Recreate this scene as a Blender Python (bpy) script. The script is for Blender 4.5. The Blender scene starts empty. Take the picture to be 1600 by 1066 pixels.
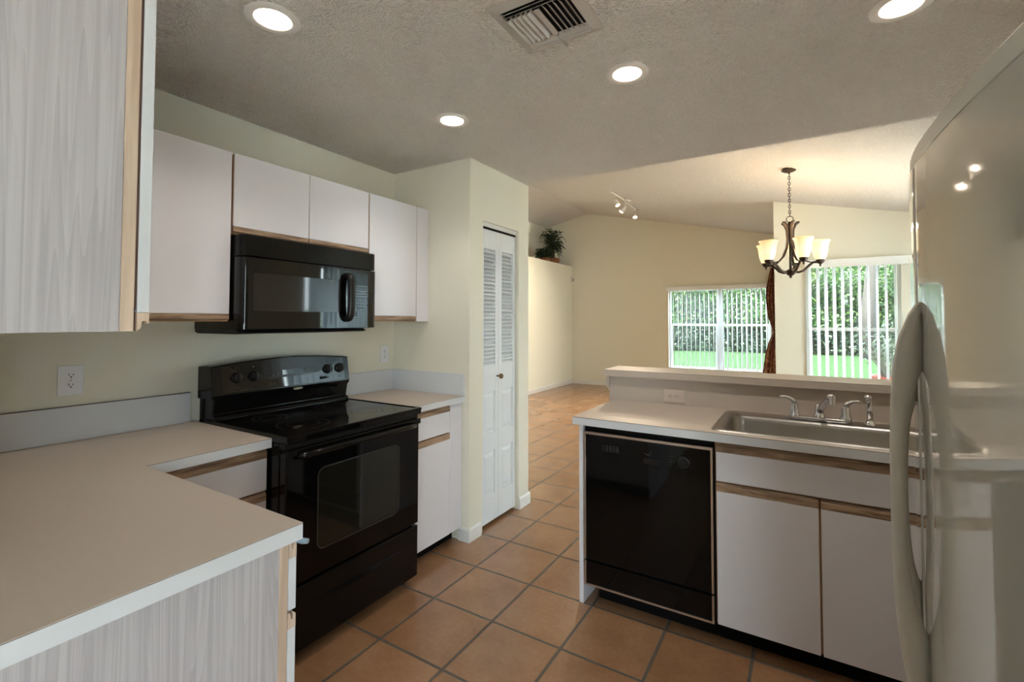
import bpy, bmesh, math, random
from mathutils import Vector, Matrix
random.seed(7)
S = bpy.context.scene
COL = S.collection
PI = math.pi

# ------------------------------------------------------------------ camera
cam_d = bpy.data.cameras.new('camera'); cam = bpy.data.objects.new('camera', cam_d); COL.objects.link(cam)
R_ = Vector((0.857058590, 0.515217654, 0.000844605)); U_ = Vector((0.01519103, -0.02690864, 0.99952246)); F_ = Vector((-0.51499435, 0.85663685, 0.03088898))
m = Matrix(((R_.x, U_.x, -F_.x, 2.49918), (R_.y, U_.y, -F_.y, 0.0), (R_.z, U_.z, -F_.z, 1.38967), (0, 0, 0, 1)))
cam.matrix_world = m
cam_d.sensor_width = 36.0; cam_d.sensor_fit = 'HORIZONTAL'
cam_d.lens = 732.133 / 1600 * 36
cam_d.shift_x = -14.276 / 1600; cam_d.shift_y = -53.923 / 1600
cam_d.clip_start = 0.02; cam_d.clip_end = 200
S.camera = cam

# ------------------------------------------------------------------ view, world, daylight
S.view_settings.view_transform = 'Standard'; S.view_settings.look = 'None'
S.view_settings.gamma = 1.0; S.view_settings.use_curve_mapping = False
S.view_settings.exposure = 1.56
W = bpy.data.worlds.new('sky'); S.world = W; W.use_nodes = True
wn = W.node_tree.nodes; wl = W.node_tree.links; wn.clear()
wo = wn.new('ShaderNodeOutputWorld'); wb = wn.new('ShaderNodeBackground')
wb.inputs['Color'].default_value = (0.84, 0.93, 1.0, 1); wb.inputs['Strength'].default_value = 7.5
wl.new(wb.outputs[0], wo.inputs[0])
sun_d = bpy.data.lights.new('sun', 'SUN'); sun_d.energy = 32.0; sun_d.angle = math.radians(6); sun_d.color = (1.0, 0.95, 0.85)
sun = bpy.data.objects.new('sun', sun_d); COL.objects.link(sun)
sun.rotation_euler = Vector((0.40, 0.55, -1.3)).to_track_quat('-Z', 'Y').to_euler()
def portal(loc, sx, sy, d):
    l = bpy.data.lights.new('window_portal', 'AREA'); l.shape = 'RECTANGLE'; l.size = sx; l.size_y = sy
    l.cycles.is_portal = True
    o = bpy.data.objects.new('window_portal', l); COL.objects.link(o); o.location = loc
    o.rotation_euler = Vector(d).to_track_quat('-Z', 'Z').to_euler()
portal((1.07, 9.70, 1.22), 1.9, 1.7, (0, -1, 0))
portal((3.00, 6.90, 1.28), 1.0, 1.7, (0, -1, 0))
portal((4.50, 5.05, 1.10), 1.8, 2.2, (-1, 0, 0))
portal((3.72, -1.50, 1.02), 1.9, 2.1, (-1, 0, 0))

# ------------------------------------------------------------------ materials
def new_mat(name):
    mt = bpy.data.materials.new(name); mt.use_nodes = True
    nt = mt.node_tree; b = nt.nodes['Principled BSDF']
    return mt, nt, b
def c3(c): return (c[0], c[1], c[2], 1)
def srgb(r, g, b):
    f = lambda v: (v/255/12.92) if v/255 <= 0.04045 else ((v/255+0.055)/1.055)**2.4
    return (f(r), f(g), f(b))
def plain(name, col, rough=0.5, metal=0.0, bump=0.0, bscale=200.0, var=0.0, vscale=3.0, coat=0.0, spec=0.5, bdist=0.001):
    mt, nt, b = new_mat(name)
    b.inputs['Roughness'].default_value = rough; b.inputs['Metallic'].default_value = metal
    b.inputs['Specular IOR Level'].default_value = spec
    b.inputs['Coat Weight'].default_value = coat; b.inputs['Coat Roughness'].default_value = 0.04
    tc = nt.nodes.new('ShaderNodeTexCoord')
    n = nt.nodes.new('ShaderNodeTexNoise'); n.inputs['Scale'].default_value = vscale; n.inputs['Detail'].default_value = 4
    nt.links.new(tc.outputs['Object'], n.inputs['Vector'])
    mx = nt.nodes.new('ShaderNodeMix'); mx.data_type = 'RGBA'
    v = max(var, 0.01)
    mx.inputs['A'].default_value = c3([max(0, x*(1-v)) for x in col]); mx.inputs['B'].default_value = c3([min(1, x*(1+v)) for x in col])
    nt.links.new(n.outputs['Fac'], mx.inputs['Factor']); nt.links.new(mx.outputs['Result'], b.inputs['Base Color'])
    if bump > 0:
        n2 = nt.nodes.new('ShaderNodeTexNoise'); n2.inputs['Scale'].default_value = bscale; n2.inputs['Detail'].default_value = 3
        nt.links.new(tc.outputs['Object'], n2.inputs['Vector'])
        bp = nt.nodes.new('ShaderNodeBump'); bp.inputs['Strength'].default_value = bump; bp.inputs['Distance'].default_value = bdist
        nt.links.new(n2.outputs['Fac'], bp.inputs['Height']); nt.links.new(bp.outputs['Normal'], b.inputs['Normal'])
    return mt
def emit(name, col, st, base=(0.8, 0.8, 0.8)):
    mt, nt, b = new_mat(name); b.inputs['Base Color'].default_value = c3(base)
    b.inputs['Emission Color'].default_value = c3(col); b.inputs['Emission Strength'].default_value = st
    b.inputs['Roughness'].default_value = 0.4
    return mt
def wood(name, c1, c2, rough=0.45, scale=(40, 40, 2.0), stretch=1.0, grain=0.6, rot=(0, 0, 0), ring=0.0):
    mt, nt, b = new_mat(name); N = nt.nodes; L = nt.links
    b.inputs['Roughness'].default_value = rough
    tc = N.new('ShaderNodeTexCoord'); mp = N.new('ShaderNodeMapping'); mp.inputs['Scale'].default_value = scale; mp.inputs['Rotation'].default_value = rot
    L.new(tc.outputs['Object'], mp.inputs['Vector'])
    n = N.new('ShaderNodeTexNoise'); n.inputs['Scale'].default_value = 1.0; n.inputs['Detail'].default_value = 6; n.inputs['Distortion'].default_value = 0.4
    L.new(mp.outputs[0], n.inputs['Vector'])
    cr = N.new('ShaderNodeValToRGB'); cr.color_ramp.elements[0].position = 0.38; cr.color_ramp.elements[1].position = 0.62
    cr.color_ramp.elements[0].color = c3(c1); cr.color_ramp.elements[1].color = c3(c2)
    if ring > 0:
        mp2 = N.new('ShaderNodeMapping'); mp2.inputs['Scale'].default_value = (scale[0]*0.12, scale[1]*0.12, scale[2]*0.22)
        L.new(tc.outputs['Object'], mp2.inputs['Vector'])
        n2 = N.new('ShaderNodeTexNoise'); n2.inputs['Scale'].default_value = 1.0; n2.inputs['Detail'].default_value = 1.5
        L.new(mp2.outputs[0], n2.inputs['Vector'])
        mul = N.new('ShaderNodeMath'); mul.operation = 'MULTIPLY'; mul.inputs[1].default_value = 34.0; L.new(n2.outputs['Fac'], mul.inputs[0])
        pp = N.new('ShaderNodeMath'); pp.operation = 'FRACT'; L.new(mul.outputs[0], pp.inputs[0])
        mixf = N.new('ShaderNodeMix'); mixf.data_type = 'FLOAT'; mixf.inputs['Factor'].default_value = ring
        L.new(n.outputs['Fac'], mixf.inputs['A']); L.new(pp.outputs[0], mixf.inputs['B']); L.new(mixf.outputs['Result'], cr.inputs['Fac'])
    else:
        L.new(n.outputs['Fac'], cr.inputs['Fac'])
    L.new(cr.outputs['Color'], b.inputs['Base Color'])
    return mt

WALLC = srgb(228, 225, 210)
M = {}
M['wall'] = plain('wall_paint', WALLC, 0.6, bump=0.25, bscale=90, var=0.012, vscale=1.5)
M['walldaylit'] = plain('wall_paint_daylit', srgb(236, 236, 222), 0.6, bump=0.2, bscale=90)  # lighter copy of the wall paint, daylight on the shelf wall put into the colour
M['trim'] = plain('trim_paint', srgb(226, 226, 224), 0.35)
M['door'] = plain('door_paint', srgb(224, 228, 232), 0.42)
M['lam'] = plain('white_laminate', srgb(226, 225, 232), 0.38, var=0.01)
M['edge'] = plain('laminate_edge', srgb(212, 215, 220), 0.35)
M['seam'] = plain('laminate_seam', srgb(92, 84, 78), 0.6)
M['top'] = plain('counter_laminate', srgb(192, 180, 169), 0.42, var=0.02, vscale=260, bump=0.05, bscale=500)
M['oak'] = wood('oak_rail', srgb(124, 98, 76), srgb(176, 148, 122), 0.5, scale=(60, 7, 60))
M['oakx'] = wood('oak_rail_cross', srgb(124, 98, 76), srgb(176, 148, 122), 0.5, scale=(7, 60, 60))
M['oakp'] = plain('oak_frame', srgb(178, 140, 104), 0.5, var=0.1, vscale=30)
M['oaklight'] = wood('pale_oak_strip', srgb(190, 166, 146), srgb(214, 192, 172), 0.5, scale=(60, 60, 3))
M['grain'] = wood('pale_grain_laminate', srgb(172, 167, 171), srgb(190, 186, 189), 0.45, scale=(70, 110, 1.6), ring=0.16)
M['black'] = plain('black_enamel', (0.004, 0.004, 0.004), 0.14, spec=0.25)
M['blackgloss'] = plain('black_glass', (0.003, 0.003, 0.003), 0.045, spec=0.25)
M['panelgloss'] = plain('black_panel_glass', (0.003, 0.003, 0.003), 0.035, spec=0.5)
M['blackmat'] = plain('black_plastic', (0.009, 0.009, 0.009), 0.35, spec=0.3)
M['mwwin'] = plain('oven_screen', (0.016, 0.015, 0.014), 0.05, spec=0.45)
M['faint'] = plain('faint_print', (0.022, 0.021, 0.02), 0.4)
M['ovenwin'] = plain('oven_window_glass', (0.010, 0.010, 0.007), 0.05, spec=0.5)
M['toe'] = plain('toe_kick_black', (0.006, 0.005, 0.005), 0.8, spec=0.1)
M['gapdark'] = plain('gap_shade', srgb(84, 60, 52), 0.8)  # shade of the open gap behind the near cabinet doors, as a colour
M['void'] = plain('dark_void', (0.004, 0.004, 0.004), 0.9)
M['mark'] = plain('printed_marks', srgb(120, 118, 112), 0.5)
M['markdim'] = plain('printed_marks_dim', srgb(62, 60, 58), 0.5)
M['markbr'] = plain('printed_marks_bright', srgb(150, 165, 165), 0.5)
M['badge'] = plain('badge_silver', srgb(190, 180, 165), 0.3, metal=0.6)
M['chrome'] = plain('chrome', (0.75, 0.75, 0.77), 0.12, metal=1.0)
M['dwtrim'] = plain('brushed_trim', srgb(205, 190, 178), 0.28, metal=0.9)
M['steel'] = plain('stainless_steel', (0.42, 0.40, 0.38), 0.28, metal=1.0, bump=0.08, bscale=600, var=0.03, vscale=40)
M['plate'] = plain('outlet_plate', srgb(232, 232, 236), 0.35)
M['platebeige'] = plain('beige_outlet_plate', srgb(206, 192, 180), 0.35)
M['hole'] = plain('outlet_slot', (0.02, 0.02, 0.02), 0.7)
M['fridge'] = plain('fridge_white', srgb(188, 187, 180), 0.04, coat=1.0, spec=0.6, bump=0.0)
M['fridgeside'] = plain('fridge_cabinet', srgb(205, 204, 198), 0.35)
M['handle'] = plain('fridge_handle_plastic', srgb(196, 192, 183), 0.38)
M['gasket'] = plain('door_gasket', srgb(96, 92, 86), 0.7)
M['bronze'] = plain('oiled_bronze', (0.045, 0.032, 0.025), 0.42, metal=0.7, var=0.3, vscale=60)
M['knobb'] = plain('brass_knob', (0.20, 0.14, 0.08), 0.3, metal=1.0)
M['vinyl'] = plain('blind_vinyl', srgb(236, 238, 238), 0.5)
M['frame'] = plain('window_frame_white', srgb(232, 234, 236), 0.35)
M['ring'] = plain('light_trim', srgb(240, 236, 232), 0.3)
M['bulb'] = emit('bulb_lens', (1.0, 0.84, 0.64), 6.0)
M['bulbdim'] = emit('spot_bulb', (1.0, 0.84, 0.6), 1.2)
M['ventm'] = plain('vent_metal', srgb(190, 184, 178), 0.4)
M['leafdk'] = plain('palm_leaf', srgb(28, 48, 24), 0.5, var=0.4, vscale=8)
M['bark'] = plain('bark_brown', srgb(74, 48, 34), 0.8, var=0.3, vscale=30)
M['trunk'] = plain('tree_bark', srgb(30, 27, 24), 0.9, var=0.3, vscale=5)
M['basket'] = plain('wicker_basket', srgb(150, 96, 64), 0.7, var=0.3, vscale=80)
M['pot'] = plain('orange_pot', srgb(120, 44, 26), 0.6)
M['twig'] = plain('pale_twig', srgb(84, 88, 82), 0.6)
M['paleleaf'] = plain('pale_leaf', srgb(72, 88, 72), 0.6, var=0.2, vscale=10)
M['sensor'] = plain('sensor_plastic', srgb(214, 210, 204), 0.4)
M['clip'] = plain('grey_plastic', srgb(130, 150, 165), 0.35)

def mat_shade():
    mt, nt, b = new_mat('lamp_glass'); N = nt.nodes; L = nt.links
    b.inputs['Base Color'].default_value = c3(srgb(250, 226, 180)); b.inputs['Roughness'].default_value = 0.35
    tc = N.new('ShaderNodeTexCoord'); sp = N.new('ShaderNodeSeparateXYZ'); L.new(tc.outputs['Object'], sp.inputs[0])
    mr = N.new('ShaderNodeMapRange'); mr.inputs['From Min'].default_value = -0.01; mr.inputs['From Max'].default_value = 0.19
    L.new(sp.outputs['Z'], mr.inputs['Value'])
    cr = N.new('ShaderNodeValToRGB'); e = cr.color_ramp.elements
    e[0].position = 0.0; e[0].color = (1, 0.78, 0.45, 1); e[1].position = 1.0; e[1].color = (1.0, 0.50, 0.16, 1)
    x = cr.color_ramp.elements.new(0.45); x.color = (1, 0.86, 0.62, 1)
    L.new(mr.outputs[0], cr.inputs['Fac']); L.new(cr.outputs['Color'], b.inputs['Emission Color'])
    b.inputs['Emission Strength'].default_value = 0.28
    return mt
M['shade'] = mat_shade()

def mat_ceiling():
    mt, nt, b = new_mat('popcorn_ceiling'); N = nt.nodes; L = nt.links
    b.inputs['Roughness'].default_value = 0.9; b.inputs['Specular IOR Level'].default_value = 0.15
    tc = N.new('ShaderNodeTexCoord')
    n1 = N.new('ShaderNodeTexNoise'); n1.inputs['Scale'].default_value = 85; n1.inputs['Detail'].default_value = 3; n1.inputs['Roughness'].default_value = 0.6
    n2 = N.new('ShaderNodeTexVoronoi'); n2.inputs['Scale'].default_value = 110; n2.feature = 'SMOOTH_F1'
    L.new(tc.outputs['Object'], n1.inputs['Vector']); L.new(tc.outputs['Object'], n2.inputs['Vector'])
    sub = N.new('ShaderNodeMath'); sub.operation = 'SUBTRACT'; L.new(n1.outputs['Fac'], sub.inputs[0]); L.new(n2.outputs['Distance'], sub.inputs[1])
    bp = N.new('ShaderNodeBump'); bp.inputs['Strength'].default_value = 1.0; bp.inputs['Distance'].default_value = 0.022
    L.new(sub.outputs[0], bp.inputs['Height']); L.new(bp.outputs['Normal'], b.inputs['Normal'])
    b.inputs['Base Color'].default_value = c3(srgb(244, 239, 233))
    return mt
M['ceil'] = mat_ceiling()

def mat_floor():
    mt, nt, b = new_mat('terracotta_tiles'); N = nt.nodes; L = nt.links
    tc = N.new('ShaderNodeTexCoord'); mp = N.new('ShaderNodeMapping')
    s = 0.3515
    mp.inputs['Location'].default_value = (-(0.8936 - 12*s), -(1.4756 - 12*s), 0)
    L.new(tc.outputs['Object'], mp.inputs['Vector'])
    br = N.new('ShaderNodeTexBrick'); br.offset = 0.0; br.squash = 1.0
    br.inputs['Scale'].default_value = 1.0; br.inputs['Brick Width'].default_value = s; br.inputs['Row Height'].default_value = s
    br.inputs['Mortar Size'].default_value = 0.0075; br.inputs['Mortar Smooth'].default_value = 0.3; br.inputs['Bias'].default_value = 0
    br.inputs['Color1'].default_value = c3(srgb(148, 114, 84)); br.inputs['Color2'].default_value = c3(srgb(161, 128, 99))
    br.inputs['Mortar'].default_value = c3(srgb(92, 88, 80))
    L.new(mp.outputs[0], br.inputs['Vector'])
    n = N.new('ShaderNodeTexNoise'); n.inputs['Scale'].default_value = 5; n.inputs['Detail'].default_value = 6; L.new(mp.outputs[0], n.inputs['Vector'])
    n3 = N.new('ShaderNodeTexNoise'); n3.inputs['Scale'].default_value = 45; n3.inputs['Detail'].default_value = 4; L.new(mp.outputs[0], n3.inputs['Vector'])
    cr = N.new('ShaderNodeValToRGB'); cr.color_ramp.elements[0].position = 0.3; cr.color_ramp.elements[1].position = 0.7
    cr.color_ramp.elements[0].color = (0.86, 0.78, 0.72, 1); cr.color_ramp.elements[1].color = (1.1, 1.06, 1.02, 1)
    L.new(n.outputs['Fac'], cr.inputs['Fac'])
    cr2 = N.new('ShaderNodeValToRGB'); cr2.color_ramp.elements[0].position = 0.3; cr2.color_ramp.elements[1].position = 0.75
    cr2.color_ramp.elements[0].color = (0.93, 0.9, 0.88, 1); cr2.color_ramp.elements[1].color = (1.05, 1.05, 1.05, 1)
    L.new(n3.outputs['Fac'], cr2.inputs['Fac'])
    mu = N.new('ShaderNodeMix'); mu.data_type = 'RGBA'; mu.blend_type = 'MULTIPLY'; mu.inputs['Factor'].default_value = 1
    L.new(br.outputs['Color'], mu.inputs['A']); L.new(cr.outputs['Color'], mu.inputs['B'])
    mu2 = N.new('ShaderNodeMix'); mu2.data_type = 'RGBA'; mu2.blend_type = 'MULTIPLY'; mu2.inputs['Factor'].default_value = 1
    L.new(mu.outputs['Result'], mu2.inputs['A']); L.new(cr2.outputs['Color'], mu2.inputs['B'])
    L.new(mu2.outputs['Result'], b.inputs['Base Color'])
    bp = N.new('ShaderNodeBump'); bp.inputs['Strength'].default_value = 0.6; bp.inputs['Distance'].default_value = 0.003
    inv = N.new('ShaderNodeMath'); inv.operation = 'SUBTRACT'; inv.inputs[0].default_value = 1.0; L.new(br.outputs['Fac'], inv.inputs[1])
    L.new(inv.outputs[0], bp.inputs['Height']); L.new(bp.outputs['Normal'], b.inputs['Normal'])
    mr = N.new('ShaderNodeMapRange'); mr.inputs['To Min'].default_value = 0.26; mr.inputs['To Max'].default_value = 0.8
    L.new(br.outputs['Fac'], mr.inputs['Value']); L.new(mr.outputs[0], b.inputs['Roughness'])
    b.inputs['Specular IOR Level'].default_value = 0.6; b.inputs['Coat Weight'].default_value = 0.25; b.inputs['Coat Roughness'].default_value = 0.22
    return mt
M['floor'] = mat_floor()

def mat_leaf(name, c1, c2, c3_, scale=0.9):
    mt, nt, b = new_mat(name); N = nt.nodes; L = nt.links
    g = N.new('ShaderNodeNewGeometry'); cr = N.new('ShaderNodeValToRGB')
    e = cr.color_ramp.elements; e[0].color = c3(c1); e[1].color = c3(c3_); x = e.new(0.5); x.color = c3(c2)
    L.new(g.outputs['Random Per Island'], cr.inputs['Fac']); L.new(cr.outputs['Color'], b.inputs['Base Color'])
    b.inputs['Roughness'].default_value = 0.5
    tr = N.new('ShaderNodeBsdfTranslucent'); L.new(cr.outputs['Color'], tr.inputs['Color'])
    mx = N.new('ShaderNodeMixShader'); mx.inputs[0].default_value = 0.35
    out = N['Material Output']; L.new(b.outputs[0], mx.inputs[1]); L.new(tr.outputs[0], mx.inputs[2]); L.new(mx.outputs[0], out.inputs['Surface'])
    return mt
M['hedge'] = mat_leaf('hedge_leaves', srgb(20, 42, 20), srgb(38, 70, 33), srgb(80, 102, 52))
M['hedgeshade'] = mat_leaf('hedge_shade_leaves', srgb(16, 30, 22), srgb(22, 40, 28), srgb(36, 58, 38))  # darker copy of the hedge leaves, shade low in the hedge put into the colour
M['hedgecore'] = plain('hedge_core', srgb(12, 22, 12), 0.9)
M['grass'] = plain('lawn_grass', srgb(30, 44, 29), 0.9, var=0.35, spec=0.0, vscale=4)

def mat_curtain():
    mt, nt, b = new_mat('patterned_curtain'); N = nt.nodes; L = nt.links
    tc = N.new('ShaderNodeTexCoord'); v = N.new('ShaderNodeTexNoise'); v.inputs['Scale'].default_value = 9; v.inputs['Detail'].default_value = 2; v.inputs['Distortion'].default_value = 2.5
    L.new(tc.outputs['Object'], v.inputs['Vector'])
    cr = N.new('ShaderNodeValToRGB'); e = cr.color_ramp.elements
    e[0].position = 0.40; e[0].color = c3(srgb(96, 44, 34)); e[1].position = 0.60; e[1].color = c3(srgb(150, 116, 74)); x = e.new(0.5); x.color = c3(srgb(120, 62, 44))
    L.new(v.outputs['Fac'], cr.inputs['Fac']); L.new(cr.outputs['Color'], b.inputs['Base Color']); b.inputs['Roughness'].default_value = 0.85
    return mt
M['curtain'] = mat_curtain()

def mat_glass():
    mt, nt, b = new_mat('window_glass'); N = nt.nodes; L = nt.links
    t = N.new('ShaderNodeBsdfTransparent'); t.inputs['Color'].default_value = (0.96, 0.99, 0.98, 1)
    g = N.new('ShaderNodeBsdfGlossy'); g.inputs['Roughness'].default_value = 0.02
    mx = N.new('ShaderNodeMixShader'); mx.inputs[0].default_value = 0.06
    L.new(t.outputs[0], mx.inputs[1]); L.new(g.outputs[0], mx.inputs[2]); L.new(mx.outputs[0], N['Material Output'].inputs['Surface'])
    return mt
M['glass'] = mat_glass()
def mat_blind(name='translucent_blind', fac=0.35):
    mt, nt, b = new_mat(name); N = nt.nodes; L = nt.links
    b.inputs['Base Color'].default_value = c3(srgb(236, 240, 242)); b.inputs['Roughness'].default_value = 0.5
    tr = N.new('ShaderNodeBsdfTranslucent'); tr.inputs['Color'].default_value = c3(srgb(225, 235, 240))
    mx = N.new('ShaderNodeMixShader'); mx.inputs[0].default_value = fac
    L.new(b.outputs[0], mx.inputs[1]); L.new(tr.outputs[0], mx.inputs[2]); L.new(mx.outputs[0], N['Material Output'].inputs['Surface'])
    return mt
M['blind'] = mat_blind(fac=0.2)
M['blindb'] = mat_blind('sheer_blind', 0.65)

# ------------------------------------------------------------------ mesh helpers
class MB:
    def __init__(s): s.bm = bmesh.new(); s.mi = 0
    def _f(s, fs):
        for f in fs: f.material_index = s.mi
    def box(s, x0, x1, y0, y1, z0, z1):
        v = [s.bm.verts.new(p) for p in ((x0,y0,z0),(x1,y0,z0),(x1,y1,z0),(x0,y1,z0),(x0,y0,z1),(x1,y0,z1),(x1,y1,z1),(x0,y1,z1))]
        s._f([s.bm.faces.new([v[i] for i in q]) for q in ((0,3,2,1),(4,5,6,7),(0,1,5,4),(1,2,6,5),(2,3,7,6),(3,0,4,7))]); return s
    def prism(s, pts, axis, a, b):
        """polygon pts extruded along axis from a to b; pts are in the other two axes in xyz order"""
        def P(p, t):
            q = list(p); q.insert(axis, t); return q
        n = len(pts); A = [s.bm.verts.new(P(p, a)) for p in pts]; B = [s.bm.verts.new(P(p, b)) for p in pts]
        fs = [s.bm.faces.new(A), s.bm.faces.new(B[::-1])]
        for i in range(n): fs.append(s.bm.faces.new((A[i], B[i], B[(i+1) % n], A[(i+1) % n])))
        s._f(fs); return s
    def tube(s, pts, r, n=10, cap=True, sx=None):
        """tube along pts; r may be a list; sx flattens it along a fixed side vector (side, factor)"""
        pts = [Vector(p) for p in pts]; rr = r if isinstance(r, (list, tuple)) else [r]*len(pts)
        rings = []; prev = None
        for i, p in enumerate(pts):
            t = (pts[min(i+1, len(pts)-1)] - pts[max(i-1, 0)]).normalized()
            if prev is None:
                u = t.orthogonal().normalized() if sx is None else (Vector(sx[0]) - t*t.dot(Vector(sx[0]))).normalized()
            else: u = (prev - t*prev.dot(t)).normalized()
            prev = u; w = t.cross(u); k = 1 if sx is None else sx[1]
            rings.append([s.bm.verts.new(p + u*math.cos(2*PI*j/n)*rr[i]*k + w*math.sin(2*PI*j/n)*rr[i]) for j in range(n)])
        fs = []
        for a, b in zip(rings, rings[1:]):
            for j in range(n): fs.append(s.bm.faces.new((a[j], a[(j+1) % n], b[(j+1) % n], b[j])))
        if cap: fs += [s.bm.faces.new(rings[0][::-1]), s.bm.faces.new(rings[-1])]
        s._f(fs); return s
    def lathe(s, prof, c=(0, 0, 0), axis='z', n=32, cap=False):
        """prof: list of (radius, height)"""
        c = Vector(c); rings = []
        for r, h in prof:
            ring = []
            for j in range(n):
                a = 2*PI*j/n; x, y = r*math.cos(a), r*math.sin(a)
                v = {'z': (x, y, h), 'x': (h, x, y), 'y': (y, h, x)}[axis]
                ring.append(s.bm.verts.new(c + Vector(v)))
            rings.append(ring)
        fs = []
        for a, b in zip(rings, rings[1:]):
            for j in range(n): fs.append(s.bm.faces.new((a[j], a[(j+1) % n], b[(j+1) % n], b[j])))
        if cap:
            fs += [s.bm.faces.new(rings[0][::-1]), s.bm.faces.new(rings[-1])]
        s._f(fs); return s
    def cyl(s, c, axis, r, a, b, n=24): return s.lathe([(r, a), (r, b)], c, axis, n, True)
    def quad(s, *ps): s._f([s.bm.faces.new([s.bm.verts.new(p) for p in ps])]); return s

def root_loc(o):
    while o.parent: o = o.parent
    return Vector(o.get('_base', (0, 0, 0)))
def obj(name, mb, mats, parent=None, bevel=0.0, smooth=False, seg=2, solid=0.0, recalc=True, base=None):
    bm = mb.bm
    if recalc: bmesh.ops.recalc_face_normals(bm, faces=bm.faces)
    me = bpy.data.meshes.new(name)
    off = root_loc(parent) if parent else (Vector(base) if base else Vector((0, 0, 0)))
    if off.length > 0: bmesh.ops.translate(bm, verts=bm.verts, vec=-off)
    bm.to_mesh(me); bm.free()
    for mt in (mats if isinstance(mats, list) else [mats]): me.materials.append(mt)
    o = bpy.data.objects.new(name, me); COL.objects.link(o)
    if parent: o.parent = parent
    elif base: o.location = base; o['_base'] = base
    if smooth:
        for p in me.polygons: p.use_smooth = True
        if smooth == 'auto':
            me.set_sharp_from_angle(angle=math.radians(35))
    if solid:
        md = o.modifiers.new('solid', 'SOLIDIFY'); md.thickness = solid; md.offset = 0
    if bevel:
        md = o.modifiers.new('bevel', 'BEVEL'); md.width = bevel; md.segments = seg; md.limit_method = 'ANGLE'; md.angle_limit = math.radians(40)
        md.harden_normals = False
    return o
def thing(name, label, cat, loc=(0, 0, 0), group=None):
    o = bpy.data.objects.new(name, None); COL.objects.link(o); o.location = loc; o['_base'] = loc
    o.empty_display_size = 0.05
    o['label'] = label; o['category'] = cat
    if group: o['group'] = group
    return o
def tag(o, label, cat, group=None, kind=None):
    o['label'] = label; o['category'] = cat
    if group: o['group'] = group
    if kind: o['kind'] = kind
    return o
def struct(name, mb, mat, parent=None, label=None, **k):
    o = obj(name, mb, mat, parent, **k)
    if parent is None: o['kind'] = 'structure'
    if label: o['label'] = label
    return o
def sroot(name, label=None, loc=(0, 0, 0)):
    o = bpy.data.objects.new(name, None); COL.objects.link(o); o.location = loc; o['_base'] = loc; o['kind'] = 'structure'
    if label: o['label'] = label
    o.empty_display_size = 0.05
    return o
def kids(o): return [c for c in bpy.data.objects if c.parent == o]
def dup(o, loc=None, label=None, parent=None, vec=None):
    c = o.copy(); COL.objects.link(c)
    if parent is not None: c.parent = parent
    if loc is not None: c.location = loc; c['_base'] = tuple(loc)
    if label: c['label'] = label
    for ch in kids(o): dup(ch, parent=c)
    return c

# ================================================================== STRUCTURE
H = 2.442; YP = 2.391; XP = 0.679; YQ = 3.135; YF = 9.63; YW = 6.84; XR = 3.50; XD = 4.43
def vz(x): return 3.776 - 0.2225*abs(x + 1.57)
struct('floor', MB().box(-2.75, 4.6, -2.75, 9.78, -0.12, 0.0), M['floor'])
struct('ceiling', MB().box(-0.12, 3.75, -2.75, YQ, H, H+0.10).box(3.75, 4.6, 2.76, YQ, H, H+0.10), M['ceil'])
mb = MB()
mb.prism([(-2.75, vz(-2.75)), (-1.57, vz(-1.57)), (4.6, vz(4.6)), (4.6, vz(4.6)+0.1), (-1.57, vz(-1.57)+0.1), (-2.75, vz(-2.75)+0.1)], 1, YQ-0.1, YF+0.15)
struct('ceiling_vault', mb, M['ceil'])
struct('wall_left', MB().box(-0.12, 0, -0.05, YQ-0.1, 0, H), M['wall'])
struct('wall_near', MB().box(0, 1.40, -0.07, 0.05, 0, H), M['wall'])
struct('wall_nook_left', MB().box(1.28, 1.40, -2.62, -0.07, 0, H), M['wall'])
M['walldim'] = plain('bounce_cut_paint', srgb(150, 128, 104), 0.6)  # invented dark tan, cuts bounce light onto the peninsula fronts
struct('wall_nook_back', MB().box(1.28, 3.62, -2.74, -2.62, 0, H), M['walldim'])
# right side of the kitchen with a window in the nook
mb = MB(); X0, X1 = 3.50, 3.62
mb.box(X0, X1, -2.62, -2.40, 0, H).box(X0, X1, -0.60, 2.757, 0, H).box(X0, X1, -2.40, -0.60, 2.05, H)
struct('wall_right', mb, M['wall'])
struct('wall_dining_near', MB().box(3.50, 4.55, 2.757, 2.87, 0, H), M['wall'])
mb = MB()
mb.box(XD, XD+0.12, 2.87, 4.16, 0, H+.02).box(XD, XD+0.12, 5.95, YW, 0, H).box(XD, XD+0.12, 4.16, 5.95, 2.20, H)
struct('wall_dining_right', mb, M['wall'])
# gable over the kitchen opening and wall behind the pantry
mb = MB()
mb.prism([(-2.75, H+0.1), (XD+0.12, H+0.1), (XD+0.12, vz(XD+.12)+.09), (-1.57, vz(-1.57)+0.05), (-2.75, vz(-2.75)+0.05)], 1, YQ-0.1, YQ)
struct('wall_gable', mb, M['wall'])
struct('wall_living_near', MB().box(-2.75, 0.0, YQ-0.1, YQ, 0, H+.1), M['wall'])
# pantry block
struct('wall_pantry_front', MB().box(0, XP, YP, YP+0.10, 0, H), M['wall'])
mb = MB()
mb.box(XP-0.11, XP, YP+0.10, 2.535, 0, H).box(XP-0.11, XP, 2.994, YQ, 0, H).box(XP-0.11, XP, 2.535, 2.994, 2.062, H).box(0, XP-.11, YQ-0.1, YQ, 0, H)
struct('wall_pantry_side', mb, M['wall'])
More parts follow.
